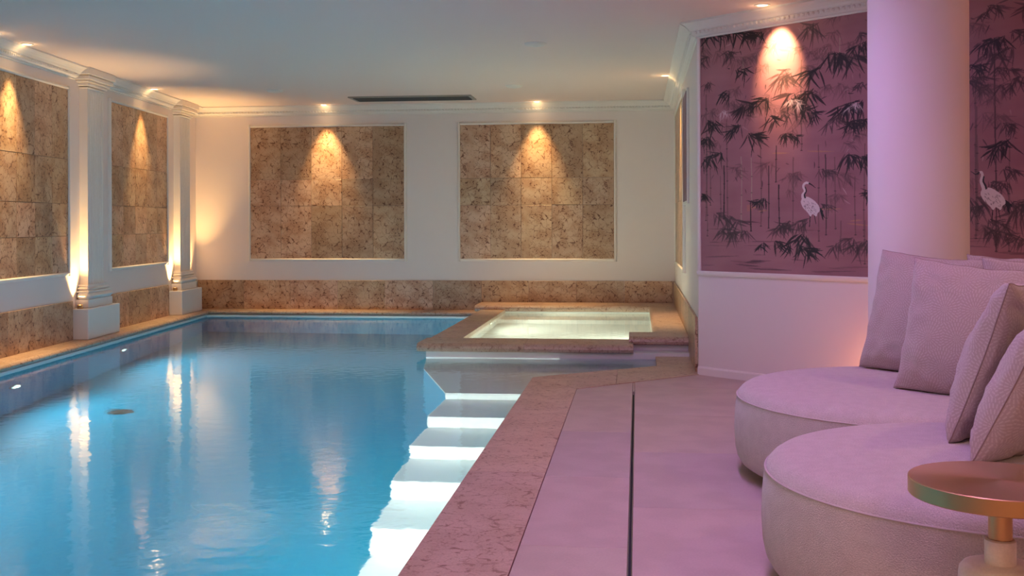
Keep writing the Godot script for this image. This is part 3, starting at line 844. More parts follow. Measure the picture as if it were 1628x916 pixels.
func hot_tub() -> void:
	var t := thing("hot_tub", Transform3D(), "raised square hot tub with marble coping and glowing pale water", "hot tub")
	# masonry: front and left walls, floor, inner faces
	part("front_wall", plan_slab(PackedVector2Array([Vector2(TUB_X, TUB_W), Vector2(0.44, TUB_W), Vector2(0.44, 9.62), Vector2(TUB_X, 9.62)]), -1.85, 0.03), M.white_pool, t)
	part("side_wall", plan_slab(PackedVector2Array([Vector2(TUB_X, 9.62), Vector2(-1.56, 9.62), Vector2(-1.56, FAR_W - 0.01), Vector2(TUB_X, FAR_W - 0.01)]), -1.85, 0.03), M.white_pool, t)
	part("right_ledge", plan_slab(PackedVector2Array([Vector2(0.17, 9.62), Vector2(0.44, 9.62), Vector2(0.44, FAR_W - 0.01), Vector2(0.17, FAR_W - 0.01)]), -1.85, 0.08), M.white_pool, t)
	part("back_ledge", plan_slab(PackedVector2Array([Vector2(-1.56, 12.8), Vector2(0.17, 12.8), Vector2(0.17, FAR_W - 0.01), Vector2(-1.56, FAR_W - 0.01)]), -1.85, 0.08), M.white_pool, t)
	part("back_riser", plan_slab(PackedVector2Array([Vector2(TUB_X, 12.8), Vector2(-1.56, 12.8), Vector2(-1.56, FAR_W - 0.01), Vector2(TUB_X, FAR_W - 0.01)]), 0.03, 0.08), M.white_pool, t)
	part("tub_floor", plan_slab(PackedVector2Array([Vector2(-1.56, 9.62), Vector2(0.17, 9.62), Vector2(0.17, 12.8), Vector2(-1.56, 12.8)]), -0.9, -0.75), M.white_pool, t)
	part("seat_bench", plan_slab(PackedVector2Array([Vector2(-1.56, 12.3), Vector2(0.17, 12.3), Vector2(0.17, 12.8), Vector2(-1.56, 12.8)]), -0.75, -0.35), M.white_pool, t)
	# coping stones
	var front := PackedVector2Array([Vector2(-0.035, 0.03), Vector2(-0.05, 0.04), Vector2(-0.06, 0.06), Vector2(-0.056, 0.078), Vector2(-0.04, 0.093), Vector2(-0.02, TUB1), Vector2(0.42, TUB1), Vector2(0.42, 0.03)])
	for i in front.size(): front[i].x = -front[i].x
	var fx := frame(Vector2(-1.86, TUB_W), Vector2(0.4, TUB_W))
	for k in [[0.0, 0.91], [0.913, 0.91]]:
		var m0 := 0.0
		if k[0] == 0.0: m0 = 0.0
		part("coping_stone", extrude_x(front, k[0], k[0] + k[1], m0), M.coping[int(k[0] * 2) + 1], t, fx)
	var lx := frame(Vector2(TUB_X, 12.8), Vector2(TUB_X, 9.64))
	var side := front.duplicate()
	for i in side.size(): side[i].x = side[i].x + 0.01 if side[i].x > -0.3 else -0.25
	var side2 := PackedVector2Array()
	for q in side: side2.append(q)
	for k in 4: part("coping_stone", extrude_x(side2, k * 0.785, k * 0.785 + 0.782), M.coping[k % 4], t, lx)
	var upper := PackedVector2Array([Vector2(-0.02, 0.08), Vector2(-0.035, 0.088), Vector2(-0.045, 0.11), Vector2(-0.042, 0.128), Vector2(-0.028, 0.144), Vector2(-0.01, TUB2), Vector2(0.5, TUB2), Vector2(0.5, 0.08)])
	var back := upper.duplicate()
	for i in back.size(): back[i].x = -back[i].x
	var bx := frame(Vector2(-1.9, 12.82), Vector2(0.44, 12.82))
	for k in 3: part("coping_stone", extrude_x(back, k * 0.775, k * 0.775 + 0.772), M.coping[(k + 2) % 4], t, bx)
	var rp := back.duplicate()
	for i in rp.size(): rp[i].x = rp[i].x if rp[i].x > -0.3 else -0.26
	var rx := frame(Vector2(0.17, 9.78), Vector2(0.17, 12.77))
	var rprof := PackedVector2Array()
	for q in rp: rprof.append(Vector2(q.x, q.y))
	# right coping: its rounded edge looks over the water to the left
	for k in 4: part("coping_stone", extrude_x(rprof, k * 0.75, k * 0.75 + 0.747), M.coping[(k + 1) % 4], t, Transform3D(frame(Vector2(0.175, 12.775), Vector2(0.175, 9.78)).basis, p3(0.175, 0, 12.775)))
	var blk := front.duplicate()
	for i in blk.size():
		blk[i].y = remap(blk[i].y, 0.03, TUB1, 0.08, TUB2)
		if blk[i].x < -0.3: blk[i].x = -0.36
	part("coping_stone", extrude_x(blk, 0.0, 0.515), M.coping[2], t, frame(Vector2(-0.075, 9.42), Vector2(0.44, 9.42)))
	part("block_bed", plan_slab(PackedVector2Array([Vector2(-0.06, 9.44), Vector2(0.44, 9.44), Vector2(0.44, 9.76), Vector2(-0.06, 9.76)]), 0.03, 0.081), M.white_pool, t)
	# water and lamps; the lamp on the deck side is unseen, placed to light the tub
	var o := PackedVector2Array([Vector2(-1.56, 9.62), Vector2(0.17, 9.62), Vector2(0.17, 12.8), Vector2(-1.56, 12.8)])
	var st := begin()
	quad(st, p3(o[0].x, 0.07, o[0].y), p3(o[1].x, 0.07, o[1].y), p3(o[2].x, 0.07, o[2].y), p3(o[3].x, 0.07, o[3].y), Vector3.UP)
	var w := part("tub_water", st.commit(), M.tub_water, self)
	tag(w, "pale green lit water in the raised hot tub", "water", "", "stuff")
	for k in [[-1.56, 11.6, 1.0, "round underwater lamp in the hot tub wall next to the pool"], [0.17, 10.6, -1.0, "unseen round underwater lamp on the deck side, lighting the hot tub water"]]:
		var f := Transform3D(Basis(Vector3.FORWARD, PI / 2 * k[2]), p3(k[0], -0.15, k[1]))
		var l := thing("tub_lamp", f, k[3], "pool lamp", "underwater lamps in the hot tub")
		part("trim_ring", lathe_hard([Vector2(0.05, 0.0), Vector2(0.05, 0.01), Vector2(0.07, 0.01), Vector2(0.074, 0.0)], 32), M.steel, l)
		part("lamp_lens", lathe([Vector2(0.05, 0.002), Vector2(0.045, 0.012), Vector2(0.02, 0.017), Vector2(0.0, 0.018)], 24), glow(Color(0.9, 1.0, 0.85), 4.0), l)
		spot(l, p3(k[0] + 0.05 * k[2], -0.15, k[1]), p3(k[0] + 1.0 * k[2], -0.4, k[1]), Color(0.95, 1.0, 0.93), 1.35, 80.0, 0.4, 0.05)

func slabs(parent: Node, area_poly: PackedVector2Array, x0: float, x1: float, w0: float, w1: float, dx: float, dw: float, mats: Array, y1: float, called: String, shift := 0.0) -> void:
	var n := 0
	var x := x0
	while x < x1 - 0.01:
		var xe := minf(x + dx, x1)
		var W := w0 - shift
		while W < w1 - 0.01:
			var cell := PackedVector2Array([Vector2(x + 0.0012, W + 0.0012), Vector2(xe - 0.0012, W + 0.0012), Vector2(xe - 0.0012, W + dw - 0.0012), Vector2(x + 0.0012, W + dw - 0.0012)])
			for piece in Geometry2D.intersect_polygons(cell, area_poly):
				var size := 0.0
				for i in piece.size(): size += piece[i].cross(piece[(i + 1) % piece.size()]) / 2
				if absf(size) > 0.004 and not Geometry2D.is_polygon_clockwise(piece) or absf(size) > 0.004:
					part(called, plan_slab(piece, y1 - 0.03, y1, 0.0012), mats[n % mats.size()], parent)
					n += 1
			W += dw
		x += dx
		shift = 0.0

func deck() -> void:
	var me := mural_end()
	var OA := Vector2(-0.41, 7.39)
	var OB := Vector2(0.445, 8.17)
	var fl := thing("floor", Transform3D(), "pale stone slab deck beside the pool", "floor", "", "structure")
	part("bedding", plan_slab(PackedVector2Array([Vector2(PX - 0.0, NEAR_W), Vector2(SIDE_X, NEAR_W), Vector2(SIDE_X, me.y), Vector2(0.5, 8.2), Vector2(0.445, TUB_W - 0.01), Vector2(CUT_B.x, TUB_W - 0.01), CUT_B, CUT_A]), -0.3, -0.03), M.grout, fl)
	var inner := PackedVector2Array([OA, Vector2(-0.41, NEAR_W), Vector2(SIDE_X, NEAR_W), me, OB])
	slabs(fl, inner, -0.41, -0.036, NEAR_W, 8.2, 0.374, 1.05, M.deck, 0.0, "slab")
	slabs(fl, inner, -0.022, SIDE_X, NEAR_W, 8.2, 1.05, 1.05, M.deck, 0.0, "slab", 0.5)
	# the far end of the drain gap is closed by slabs
	part("slab", plan_slab(PackedVector2Array([Vector2(-0.035, 7.32), Vector2(-0.023, 7.32), Vector2(-0.023, 7.72), Vector2(-0.035, 7.72)]), -0.03, -0.0005), M.deck[0], fl)
	# near end of the pool
	part("bedding", plan_slab(PackedVector2Array([Vector2(left_x(NEAR_W), NEAR_W), Vector2(PX, NEAR_W), Vector2(PX, P_NEAR), Vector2(left_x(P_NEAR), P_NEAR)]), -0.3, -0.03), M.grout, fl)
	slabs(fl, PackedVector2Array([Vector2(left_x(NEAR_W), NEAR_W), Vector2(-0.41, NEAR_W), Vector2(-0.41, P_NEAR), Vector2(left_x(P_NEAR), P_NEAR)]), -4.3, -0.41, NEAR_W, P_NEAR, 1.05, 1.05, M.deck, 0.0, "slab")
	# drain slot
	var dr := thing("slot_drain", Transform3D(), "narrow black slot drain running along the pale deck", "drain")
	put_box("channel", Vector3(-0.0345, -0.03, 2.4), Vector3(-0.0235, -0.022, -7.32), M.black, dr, 0.0005)
	for x in [-0.0348, -0.0232]: put_box("edge_profile", Vector3(x - 0.001, -0.022, 2.4), Vector3(x + 0.001, 0.001, -7.32), M.steel, dr, 0.0003)
	# coping of the deck: marble, straight run and slanting run
	var co := thing("trim_3", Transform3D(), "pinkish veined marble coping between the deck and the pool", "coping", "", "structure")
	var E := 0.02
	var run := PackedVector2Array([Vector2(PX - E, P_NEAR), Vector2(-0.413, P_NEAR), OA, CUT_A + Vector2(-E, 0.012)])
	slabs(co, run, PX - E, -0.4, P_NEAR, 8.0, 0.4, 1.5, M.coping, 0.004, "coping_stone")
	var slant := PackedVector2Array([OA + Vector2(0.002, 0.002), OB, Vector2(0.443, 8.85), CUT_B + Vector2(-0.014, 0.016), CUT_A + Vector2(-E + 0.002, 0.014)])
	slabs(co, slant, -0.77, 0.45, 7.0, 9.2, 0.62, 3.0, M.coping, 0.004, "coping_stone")
	slabs(co, PackedVector2Array([CUT_B + Vector2(-0.014, 0.018), Vector2(0.443, 8.852), Vector2(0.443, TUB_W - 0.002), Vector2(0.146, TUB_W - 0.002)]), 0.1, 0.45, 8.0, 9.3, 1.0, 3.0, M.coping, 0.004, "coping_stone")

# ------------------------------------------------------------------ marble panels and bases
func panel(xf: Transform3D, x0: float, x1: float, cols: int, ys: Array, label: String, k: RandomNumberGenerator) -> void:
	var t := thing("marble_panel", xf * at((x0 + x1) / 2, ys[0], 0), label, "wall panel", "framed marble panels on the walls")
	var w := x1 - x0
	var h: float = ys[-1] - ys[0]
	put_box("backing", Vector3(-w / 2, 0, 0.0), Vector3(w / 2, h, 0.004), M.grout, t, 0.001)
	var tw := w / cols
	for r in ys.size() - 1:
		var th: float = ys[r + 1] - ys[r]
		for c in cols:
			part("tile", cbox(Vector3(tw - 0.003, th - 0.003, 0.012), 0.0015), M.marble[k.randi() % M.marble.size()], t, at(-w / 2 + (c + 0.5) * tw, ys[r] - ys[0] + th / 2, 0.01 + k.randf_range(-0.001, 0.001)))
	var fw := 0.035
	var prof := PackedVector2Array([Vector2(0, 0), Vector2(0.02, 0), Vector2(0.03, 0.008), Vector2(0.03, 0.016), Vector2(0.022, 0.022), Vector2(0.016, 0.03), Vector2(0.0, fw)])
	part("frame_moulding", extrude_x(prof, -w / 2, w / 2), M.trim, t, at(0, h, 0))
	part("frame_moulding", extrude_x(prof, -w / 2, w / 2), M.trim, t, Transform3D(Basis(Vector3.BACK, PI), Vector3.ZERO))
	part("frame_moulding", extrude_x(prof, -h / 2 - fw, h / 2 + fw), M.trim, t, Transform3D(Basis(Vector3.BACK, PI / 2), Vector3(-w / 2, h / 2, 0)))
	part("frame_moulding", extrude_x(prof, -h / 2 - fw, h / 2 + fw), M.trim, t, Transform3D(Basis(Vector3.BACK, -PI / 2), Vector3(w / 2, h / 2, 0)))

func marble_base(called: String, xf: Transform3D, runs: Array, y0: float, label: String, k: RandomNumberGenerator) -> void:
	var t := thing(called, xf, label, "wall base", "", "structure")
	for r in runs:
		var n := maxi(1, int(round((r[1] - r[0]) / 0.62)))
		var w: float = (r[1] - r[0]) / n
		var y: float = r[2] if r.size() > 2 else y0
		for i in n:
			part("tile", cbox(Vector3(w - 0.002, BASE - y, 0.02), 0.002), M.marble[k.randi() % M.marble.size()], t, at(r[0] + (i + 0.5) * w, (BASE + y) / 2, 0.0105))

func marble_panels() -> void:
	var k := RandomNumberGenerator.new()
	k.seed = 12
	var left := frame(LA, LB)
	var back := frame(Vector2(LB.x, FAR_W), RA)
	var right := frame(RA, RB)
	var rows3 := [0.68, 1.335, 1.665, 2.32]
	var rows4 := [0.68, 1.01, 1.305, 1.71, 2.35]
	panel(left, -0.46, 1.54, 6, rows4, "brown marble panel on the pilaster wall, cut off by the picture's edge", k)
	panel(left, 2.55, 4.25, 5, rows4, "brown marble panel on the wall between the two white pilasters", k)
	panel(left, -4.2, -2.2, 6, rows4, "brown marble panel on the pilaster wall outside the picture", k)
	panel(back, 0.72, 2.68, 5, rows3, "brown marble panel on the far wall beside the pilaster", k)
	panel(back, 3.38, 5.26, 5, rows3, "brown marble panel on the far wall above the hot tub", k)
	panel(right, 0.75, 3.0, 6, rows3, "brown marble panel on the narrow wall right beside the hot tub", k)
	marble_base("baseboard_left", left, [[-9.0, 1.63], [2.4, 4.3], [5.13, 5.36]], COPE, "low brown marble wall base behind the pilaster plinths", k)
	marble_base("baseboard_back", back, [[0.03, 3.64], [3.64, 5.96, TUB2]], COPE, "low brown marble wall base along the far wall", k)
	marble_base("baseboard_right", right, [[0.03, 3.6, TUB2], [3.94, 5.05, 0.004], [3.6, 3.94, TUB2]], TUB2, "low brown marble wall base beside the hot tub", k)

func pilasters() -> void:
	var left := frame(LA, LB)
	for q in [[2.02, "nearer white fluted pilaster on the left of the pool, between two marble panels"], [4.72, "farther white fluted pilaster standing in the corner by the far wall"]]:
		var t := thing("pilaster", left * at(q[0], COPE, 0), q[1], "pilaster", "white pilasters along the pool")
		var y := func(v: float) -> float: return v - COPE
		put_box("plinth", Vector3(-0.385, 0, 0), Vector3(0.385, y.call(0.335), 0.16), M.trim, t, 0.006)
		# base mouldings, stacked: block, torus, fillet, scotia, fillet
		var b := begin()
		add_cbox(b, Vector3(0, y.call(0.375), 0.062), Vector3(0.58, 0.08, 0.124), 0.005)
		add_cbox(b, Vector3(0, y.call(0.446), 0.068), Vector3(0.6, 0.062, 0.136), 0.028)
		add_cbox(b, Vector3(0, y.call(0.486), 0.06), Vector3(0.55, 0.018, 0.12), 0.003)
		add_cbox(b, Vector3(0, y.call(0.512), 0.056), Vector3(0.52, 0.034, 0.112), 0.015)
		add_cbox(b, Vector3(0, y.call(0.54), 0.05), Vector3(0.47, 0.022, 0.1), 0.004)
		part("base_moulding", b.commit(), M.trim, t)
		# shaft with seven flutes cut into its face
		var face := PackedVector2Array([Vector2(-0.19, 0.0), Vector2(0.19, 0.0), Vector2(0.19, 0.078)])
		var pts := []
		for i in 7:
			var c := 0.15 - i * 0.05
			for j in 7:
				var a := PI * j / 6.0
				pts.append(Vector2(c + 0.018 * cos(a), 0.078 - 0.012 * sin(a)))
		for p in pts: face.append(p)
		face.append(Vector2(-0.19, 0.078))
		var prof := PackedVector2Array()
		for p in face: prof.append(Vector2(p.y, p.x))
		# drawn out along x, then stood upright: x -> up, y -> along the wall
		part("shaft", extrude_x(prof, y.call(0.55), y.call(2.41)), M.trim, t, Transform3D(Basis(Vector3(0, 1, 0), Vector3(-1, 0, 0), Vector3(0, 0, 1)), Vector3.ZERO))
		var c2 := begin()
		add_cbox(c2, Vector3(0, y.call(2.402), 0.046), Vector3(0.4, 0.014, 0.092), 0.003)
		add_cbox(c2, Vector3(0, y.call(2.43), 0.052), Vector3(0.46, 0.026, 0.104), 0.004)
		add_cbox(c2, Vector3(0, y.call(2.455), 0.06), Vector3(0.52, 0.02, 0.12), 0.004)
		add_cbox(c2, Vector3(0, y.call(2.487), 0.07), Vector3(0.58, 0.036, 0.14), 0.004)
		add_cbox(c2, Vector3(0, y.call(2.509), 0.064), Vector3(0.55, 0.01, 0.128), 0.002)
		add_cbox(c2, Vector3(0, y.call(2.546), 0.076), Vector3(0.62, 0.066, 0.152), 0.004)
		part("capital", c2.commit(), M.trim, t)
	# small uplights on the plinths
	for q in [[2.02 - 0.345, "small brass uplight on the plinth of the nearer pilaster"], [4.72 - 0.345, "small brass uplight on the near side of the corner pilaster's plinth"], [4.72 + 0.345, "small brass uplight between the corner pilaster and the far wall"]]:
		var f := left * at(q[0], 0.335, 0.065)
		var t := thing("plinth_uplight", f, q[1], "uplight", "uplights on the pilaster plinths")
		part("housing", lathe_hard([Vector2(0.0, 0.0), Vector2(0.026, 0.0), Vector2(0.026, 0.035), Vector2(0.022, 0.035), Vector2(0.022, 0.028)], 24), M.brass, t)
		part("lamp_lens", lathe([Vector2(0.022, 0.028), Vector2(0.018, 0.032), Vector2(0.0, 0.036)], 24), glow(Color(1.0, 0.78, 0.45), 8.0), t)
		spot(t, f * Vector3(0, 0.05, 0), f * Vector3(0, 1.0, -0.02), Color(1.0, 0.8, 0.5), 3.2, 36.0, 1.0, 0.02)

func cornice(called: String, xf: Transform3D, runs: Array, label: String) -> void:
	var t := thing(called, xf, label, "cornice", "", "structure")
	var Y := CEIL
	var prof := PackedVector2Array([Vector2(0, Y), Vector2(0.13, Y), Vector2(0.13, Y - 0.014), Vector2(0.118, Y - 0.02), Vector2(0.1, Y - 0.028), Vector2(0.078, Y - 0.045), Vector2(0.066, Y - 0.06), Vector2(0.05, Y - 0.064), Vector2(0.045, Y - 0.09), Vector2(0.032, Y - 0.1), Vector2(0.014, Y - 0.104), Vector2(0.014, Y - 0.114), Vector2(0, Y - 0.118)])
	for r in runs:
		part("moulding", extrude_x(prof, r[0], r[1], r[2] if r.size() > 2 else 0.0, r[3] if r.size() > 3 else 0.0), M.trim, t)
		var st := begin()
		var x: float = r[0] + 0.02
		while x < r[1] - 0.03:
			add_cbox(st, Vector3(x, Y - 0.077, 0.05), Vector3(0.024, 0.024, 0.016), 0.007)
			x += 0.038
		var o := part("dentil_band", st.commit(), M.trim, t)
		o.set_meta("kind", "stuff")

func cornices() -> void:
	cornice("trim_4", frame(LA, LB), [[-10.4, 1.71], [2.33, 4.41], [5.03, 5.38, 0.0, -1.0]], "white moulded cornice above the pilaster wall")
	cornice("trim_5", frame(Vector2(LB.x, FAR_W), RA), [[0.0, 5.985, 1.0, -1.0]], "white moulded cornice with dentils along the far wall")
	cornice("trim_6", frame(RA, RB), [[0.0, 5.17, 1.0, 0.38]], "white moulded cornice above the wall beside the hot tub")
	cornice("trim_7", frame(RB, mural_end()), [[0.0, 4.2, -0.38, -1.0]], "white moulded cornice above the bamboo mural")

func mural_wall() -> void:
	var f := frame(RB, mural_end())
	var t := thing("mural", f * at(0.03 + MURAL_L / 2, 0.763, 0), "mauve wallpaper mural of dark bamboo and white cranes", "mural")
	var st := begin()
	var l := MURAL_L / 2
	var z := 0.006
	var q := [[Vector3(-l, 0, z), Vector2(0, 1)], [Vector3(-l, MURAL_H, z), Vector2(0, 0)], [Vector3(l, MURAL_H, z), Vector2(1, 0)], [Vector3(l, 0, z), Vector2(1, 1)]]
	for i in [0, 1, 2, 0, 2, 3]:
		st.set_normal(Vector3.BACK)
		st.set_uv(q[i][1])
		st.add_vertex(q[i][0])
	part("picture", st.commit(), M.mural, t)
	put_box("backing", Vector3(-l, 0, 0), Vector3(l, MURAL_H, 0.005), M.dado, t, 0.0005)
	var rail := thing("trim_8", f, "white dado rail below the bamboo mural", "rail", "", "structure")
	part("moulding", extrude_x(PackedVector2Array([Vector2(0, 0.727), Vector2(0.01, 0.727), Vector2(0.016, 0.735), Vector2(0.02, 0.745), Vector2(0.022, 0.757), Vector2(0.018, 0.763), Vector2(0, 0.763)]), 0.0, 4.1), M.trim, rail)
	part("edge_strip", cbox(Vector3(0.024, 1.73, 0.014), 0.003), M.trim, rail, at(0.014, 1.62, 0.007))
	var sk := thing("baseboard_angled", f, "white skirting board below the bamboo mural", "skirting", "", "structure")
	part("board", extrude_x(PackedVector2Array([Vector2(0, 0), Vector2(0.016, 0), Vector2(0.016, 0.05), Vector2(0.01, 0.058), Vector2(0, 0.062)]), 0.0, 4.1, 0.0, 0.0), M.trim, sk)
	# a violet picture panel on the wall beside the tub, seen edge-on
	var pf := frame(RA, RB) * at(3.42, 1.28, 0)
	var pic := thing("framed_picture", pf, "narrow purple framed picture on the wall beside the hot tub", "picture")
	put_box("frame", Vector3(-0.36, 0, 0), Vector3(0.36, 1.0, 0.022), M.trim, pic)
	put_box("canvas", Vector3(-0.335, 0.025, 0.02), Vector3(0.335, 0.975, 0.027), M.canvas, pic, 0.002)

func ceiling_fittings() -> void:
	downlight(-4.91, 8.42, p3(-4.95, 0.5, 8.42), "glowing recessed downlight above the panel cut off by the picture's edge", 5.2, 29)
	downlight(-4.87, 7.9, p3(-4.91, 0.5, 7.95), "recessed downlight just outside the picture above the pilaster wall", 5.2, 29)
	downlight(-5.19, 11.4, p3(-5.23, 0.5, 11.4), "glowing recessed downlight above the panel between the pilasters", 5.2, 29)
	downlight(-3.83, 13.195, p3(-3.83, 0.5, 13.23), "glowing recessed downlight above the far wall panel beside the pilaster", 5.2, 29)
	downlight(-1.2, 13.195, p3(-1.2, 0.5, 13.23), "glowing recessed downlight above the far wall panel over the hot tub", 5.2, 29)
	downlight(0.28, 11.05, p3(0.31, 0.5, 11.05), "glowing recessed downlight above the hot tub near the narrow wall", 5.2, 29)
	downlight(0.84, 7.55, p3(0.98, 2.25, 7.71), "glowing recessed downlight at the top edge above the bamboo mural", 4.4, 28)
	downlight(2.55, 5.92, p3(2.72, 1.9, 6.13), "unseen recessed downlight outside the picture, lighting the right part of the mural", 3.0, 34)  # out of view, placed to warm the right part of the mural
	downlight(2.5, 3.6, p3(2.3, 0.5, 4.2), "unseen warm downlight over the poufs, placed to brighten the column", 1.2, 60)  # out of view, placed to brighten the right side of the column
	for q in [[-3.95, 11.72, "flat white ceiling disc near the corner pilaster"], [-1.3, 11.65, "flat white ceiling disc near the air vent's right end"], [-0.82, 8.93, "flat white ceiling disc in front of the hot tub"]]:
		var t := thing("ceiling_disc", Transform3D(Basis(), p3(q[0], CEIL, q[1])), q[2], "detector", "flat round fittings on the ceiling")
		part("cover", lathe([Vector2(0.0, -0.024), Vector2(0.05, -0.023), Vector2(0.075, -0.018), Vector2(0.088, -0.008), Vector2(0.09, 0.0)], 40), M.trim, t)
		part("centre_cap", lathe([Vector2(0.0, -0.03), Vector2(0.02, -0.029), Vector2(0.03, -0.022)], 24), M.trim, t)
	# linear air vent
	var v := thing("air_vent", Transform3D(Basis(), p3(-2.6, CEIL, 12.63)), "long dark linear air vent in the ceiling", "vent")
	var L := 0.72
	var D := 0.2
	put_box("duct", Vector3(-L + 0.03, -0.004, -D + 0.03), Vector3(L - 0.03, 0.0, D - 0.03), M.black, v, 0.0005)
	for s in [-1, 1]:
		put_box("frame_bar", Vector3(-L, -0.014, s * D - 0.02), Vector3(L, 0.0, s * D + 0.02), M.vent_frame, v, 0.003)
		put_box("frame_bar", Vector3(s * (L - 0.02) - 0.02, -0.014, -D + 0.02), Vector3(s * (L - 0.02) + 0.02, 0.0, D - 0.02), M.vent_frame, v, 0.003)
	for i in 9: part("slat", cbox(Vector3(2 * L - 0.09, 0.006, 0.022), 0.002), M.vent, v, Transform3D(Basis(Vector3.RIGHT, -0.7), Vector3(0, -0.012, -D + 0.05 + i * 0.0375)))

# ------------------------------------------------------------------ lounge
func pouf(X: float, W: float, r: float, label: String) -> void:
	var t := thing("round_pouf", Transform3D(Basis(), p3(X, 0, W)), label, "pouf", "round upholstered poufs")
	part("base", lathe_hard([Vector2(0.0, 0.0), Vector2(r - 0.13, 0.0), Vector2(r - 0.13, 0.05)], 72), M.boucle, t)
	var body := []
	for p in [[-0.15, 0.04], [-0.085, 0.034], [-0.05, 0.038], [-0.028, 0.052], [-0.013, 0.078], [-0.004, 0.12], [0.0, 0.19], [-0.002, 0.26], [-0.007, 0.31], [-0.013, 0.343]]: body.append(Vector2(r + p[0], p[1]))
	part("body", lathe(body, 128), M.boucle, t)
	var top := []
	for p in [[-0.013, 0.343], [-0.02, 0.357], [-0.032, 0.371], [-0.05, 0.383], [-0.08, 0.391], [-0.14, 0.396], [-0.25, 0.399]]: top.append(Vector2(r + p[0], p[1]))
	top.append(Vector2(0.2, 0.4))
	top.append(Vector2(0.0, 0.4))
	part("seat", lathe(top, 128), M.boucle, t)
	part("piping", torus(r - 0.012, 0.0032, 0.344, 128), M.piping, t)

# A square cushion standing on its lower edge: x along that edge, y up along the face, z out of the face; origin at the lower edge's middle.
func cushion(corner: Vector3, along: Vector3, lean_to: Vector3, lean: float, S: float, thick: Vector2, label: String, group: String, sd: int, slump := 0.0) -> void:
	along = along.normalized()
	var up := (Vector3.UP * cos(lean) + lean_to.normalized() * sin(lean)).normalized()
	var face := along.cross(up).normalized()
	var flat := along
	along = along.rotated(face, -slump)
	up = up.rotated(face, -slump)
	var xf := Transform3D(Basis(along, up, face), corner + along * S / 2)
	var xf0 := Transform3D(Basis(flat, Vector3.UP, flat.cross(Vector3.UP)), corner + flat * S / 2)
	var t := thing("cushion", xf0, label, "cushion", group)
	var k := RandomNumberGenerator.new()
	k.seed = sd
	var nz := noise(FastNoiseLite.TYPE_SIMPLEX_SMOOTH, 3.2, 2, sd)
	var N := 40
	var inv := xf0.affine_inverse()
	var edge := PackedVector3Array()
	var outline := func(u: float, v: float) -> Vector2:
		# sides bow in a little between the pointed corners
		var x := u * S / 2 * (1.0 - 0.07 * (1.0 - v * v) + 0.02 * nz.get_noise_2d(u * 0.1, v * 0.5 + 9.0))
		var y := v * S / 2 * (1.0 - 0.07 * (1.0 - u * u) + 0.02 * nz.get_noise_2d(u * 0.5 + 4.0, v * 0.1))
		if v < 0: y = v * S / 2 * (1.0 - 0.02 * (1.0 - u * u))
		return Vector2(x, y + S / 2)
	for side in [1.0, -1.0]:
		var st := begin()
		for j in N + 1:
			for i in N + 1:
				var u := 2.0 * i / N - 1
				var v := 2.0 * j / N - 1
				u = sin(u * PI / 2) * 0.6 + u * 0.4
				v = sin(v * PI / 2) * 0.6 + v * 0.4
				var p: Vector2 = outline.call(u, v)
				var bul := pow((1 - u * u) * (1 - v * v), 0.4)
				var sag := 1.0 + 0.14 * (0.0 - v) * (1 - u * u)
				var crease := nz.get_noise_3d(u, v, side) * 0.03 * pow(maxf(0.0, bul * (1 - bul)), 0.7) * (1.0 if maxf(absf(u), absf(v)) < 0.995 else 0.0)
				st.set_smooth_group(0)
				st.set_uv(Vector2(u, v))
				var q3 := xf * Vector3(p.x, p.y, side * ((thick.x if side > 0 else thick.y) * bul * sag + crease + 0.001))
				q3.y = maxf(q3.y, corner.y + 0.002 + 0.0005 * side)
				st.add_vertex(inv * q3)
		for j in N:
			for i in N:
				var a := j * (N + 1) + i
				var q := [a, a + N + 1, a + 1, a + 1, a + N + 1, a + N + 2] if side > 0 else [a, a + 1, a + N + 1, a + 1, a + N + 2, a + N + 1]
				for x in q: st.add_index(x)
		st.generate_normals()
		part("front_panel" if side > 0 else "back_panel", st.commit(), M.fan, t)
	for q in [[-1, -1, 1, -1], [1, -1, 1, 1], [1, 1, -1, 1], [-1, 1, -1, -1]]:
		for i in 24:
			var p: Vector2 = outline.call(lerpf(q[0], q[2], i / 24.0), lerpf(q[1], q[3], i / 24.0))
			var e3 := xf * Vector3(p.x, p.y, 0)
			e3.y = maxf(e3.y, corner.y + 0.004)
			edge.append(inv * e3)
	part("seam", cord(edge, 0.0022), M.seam, t)

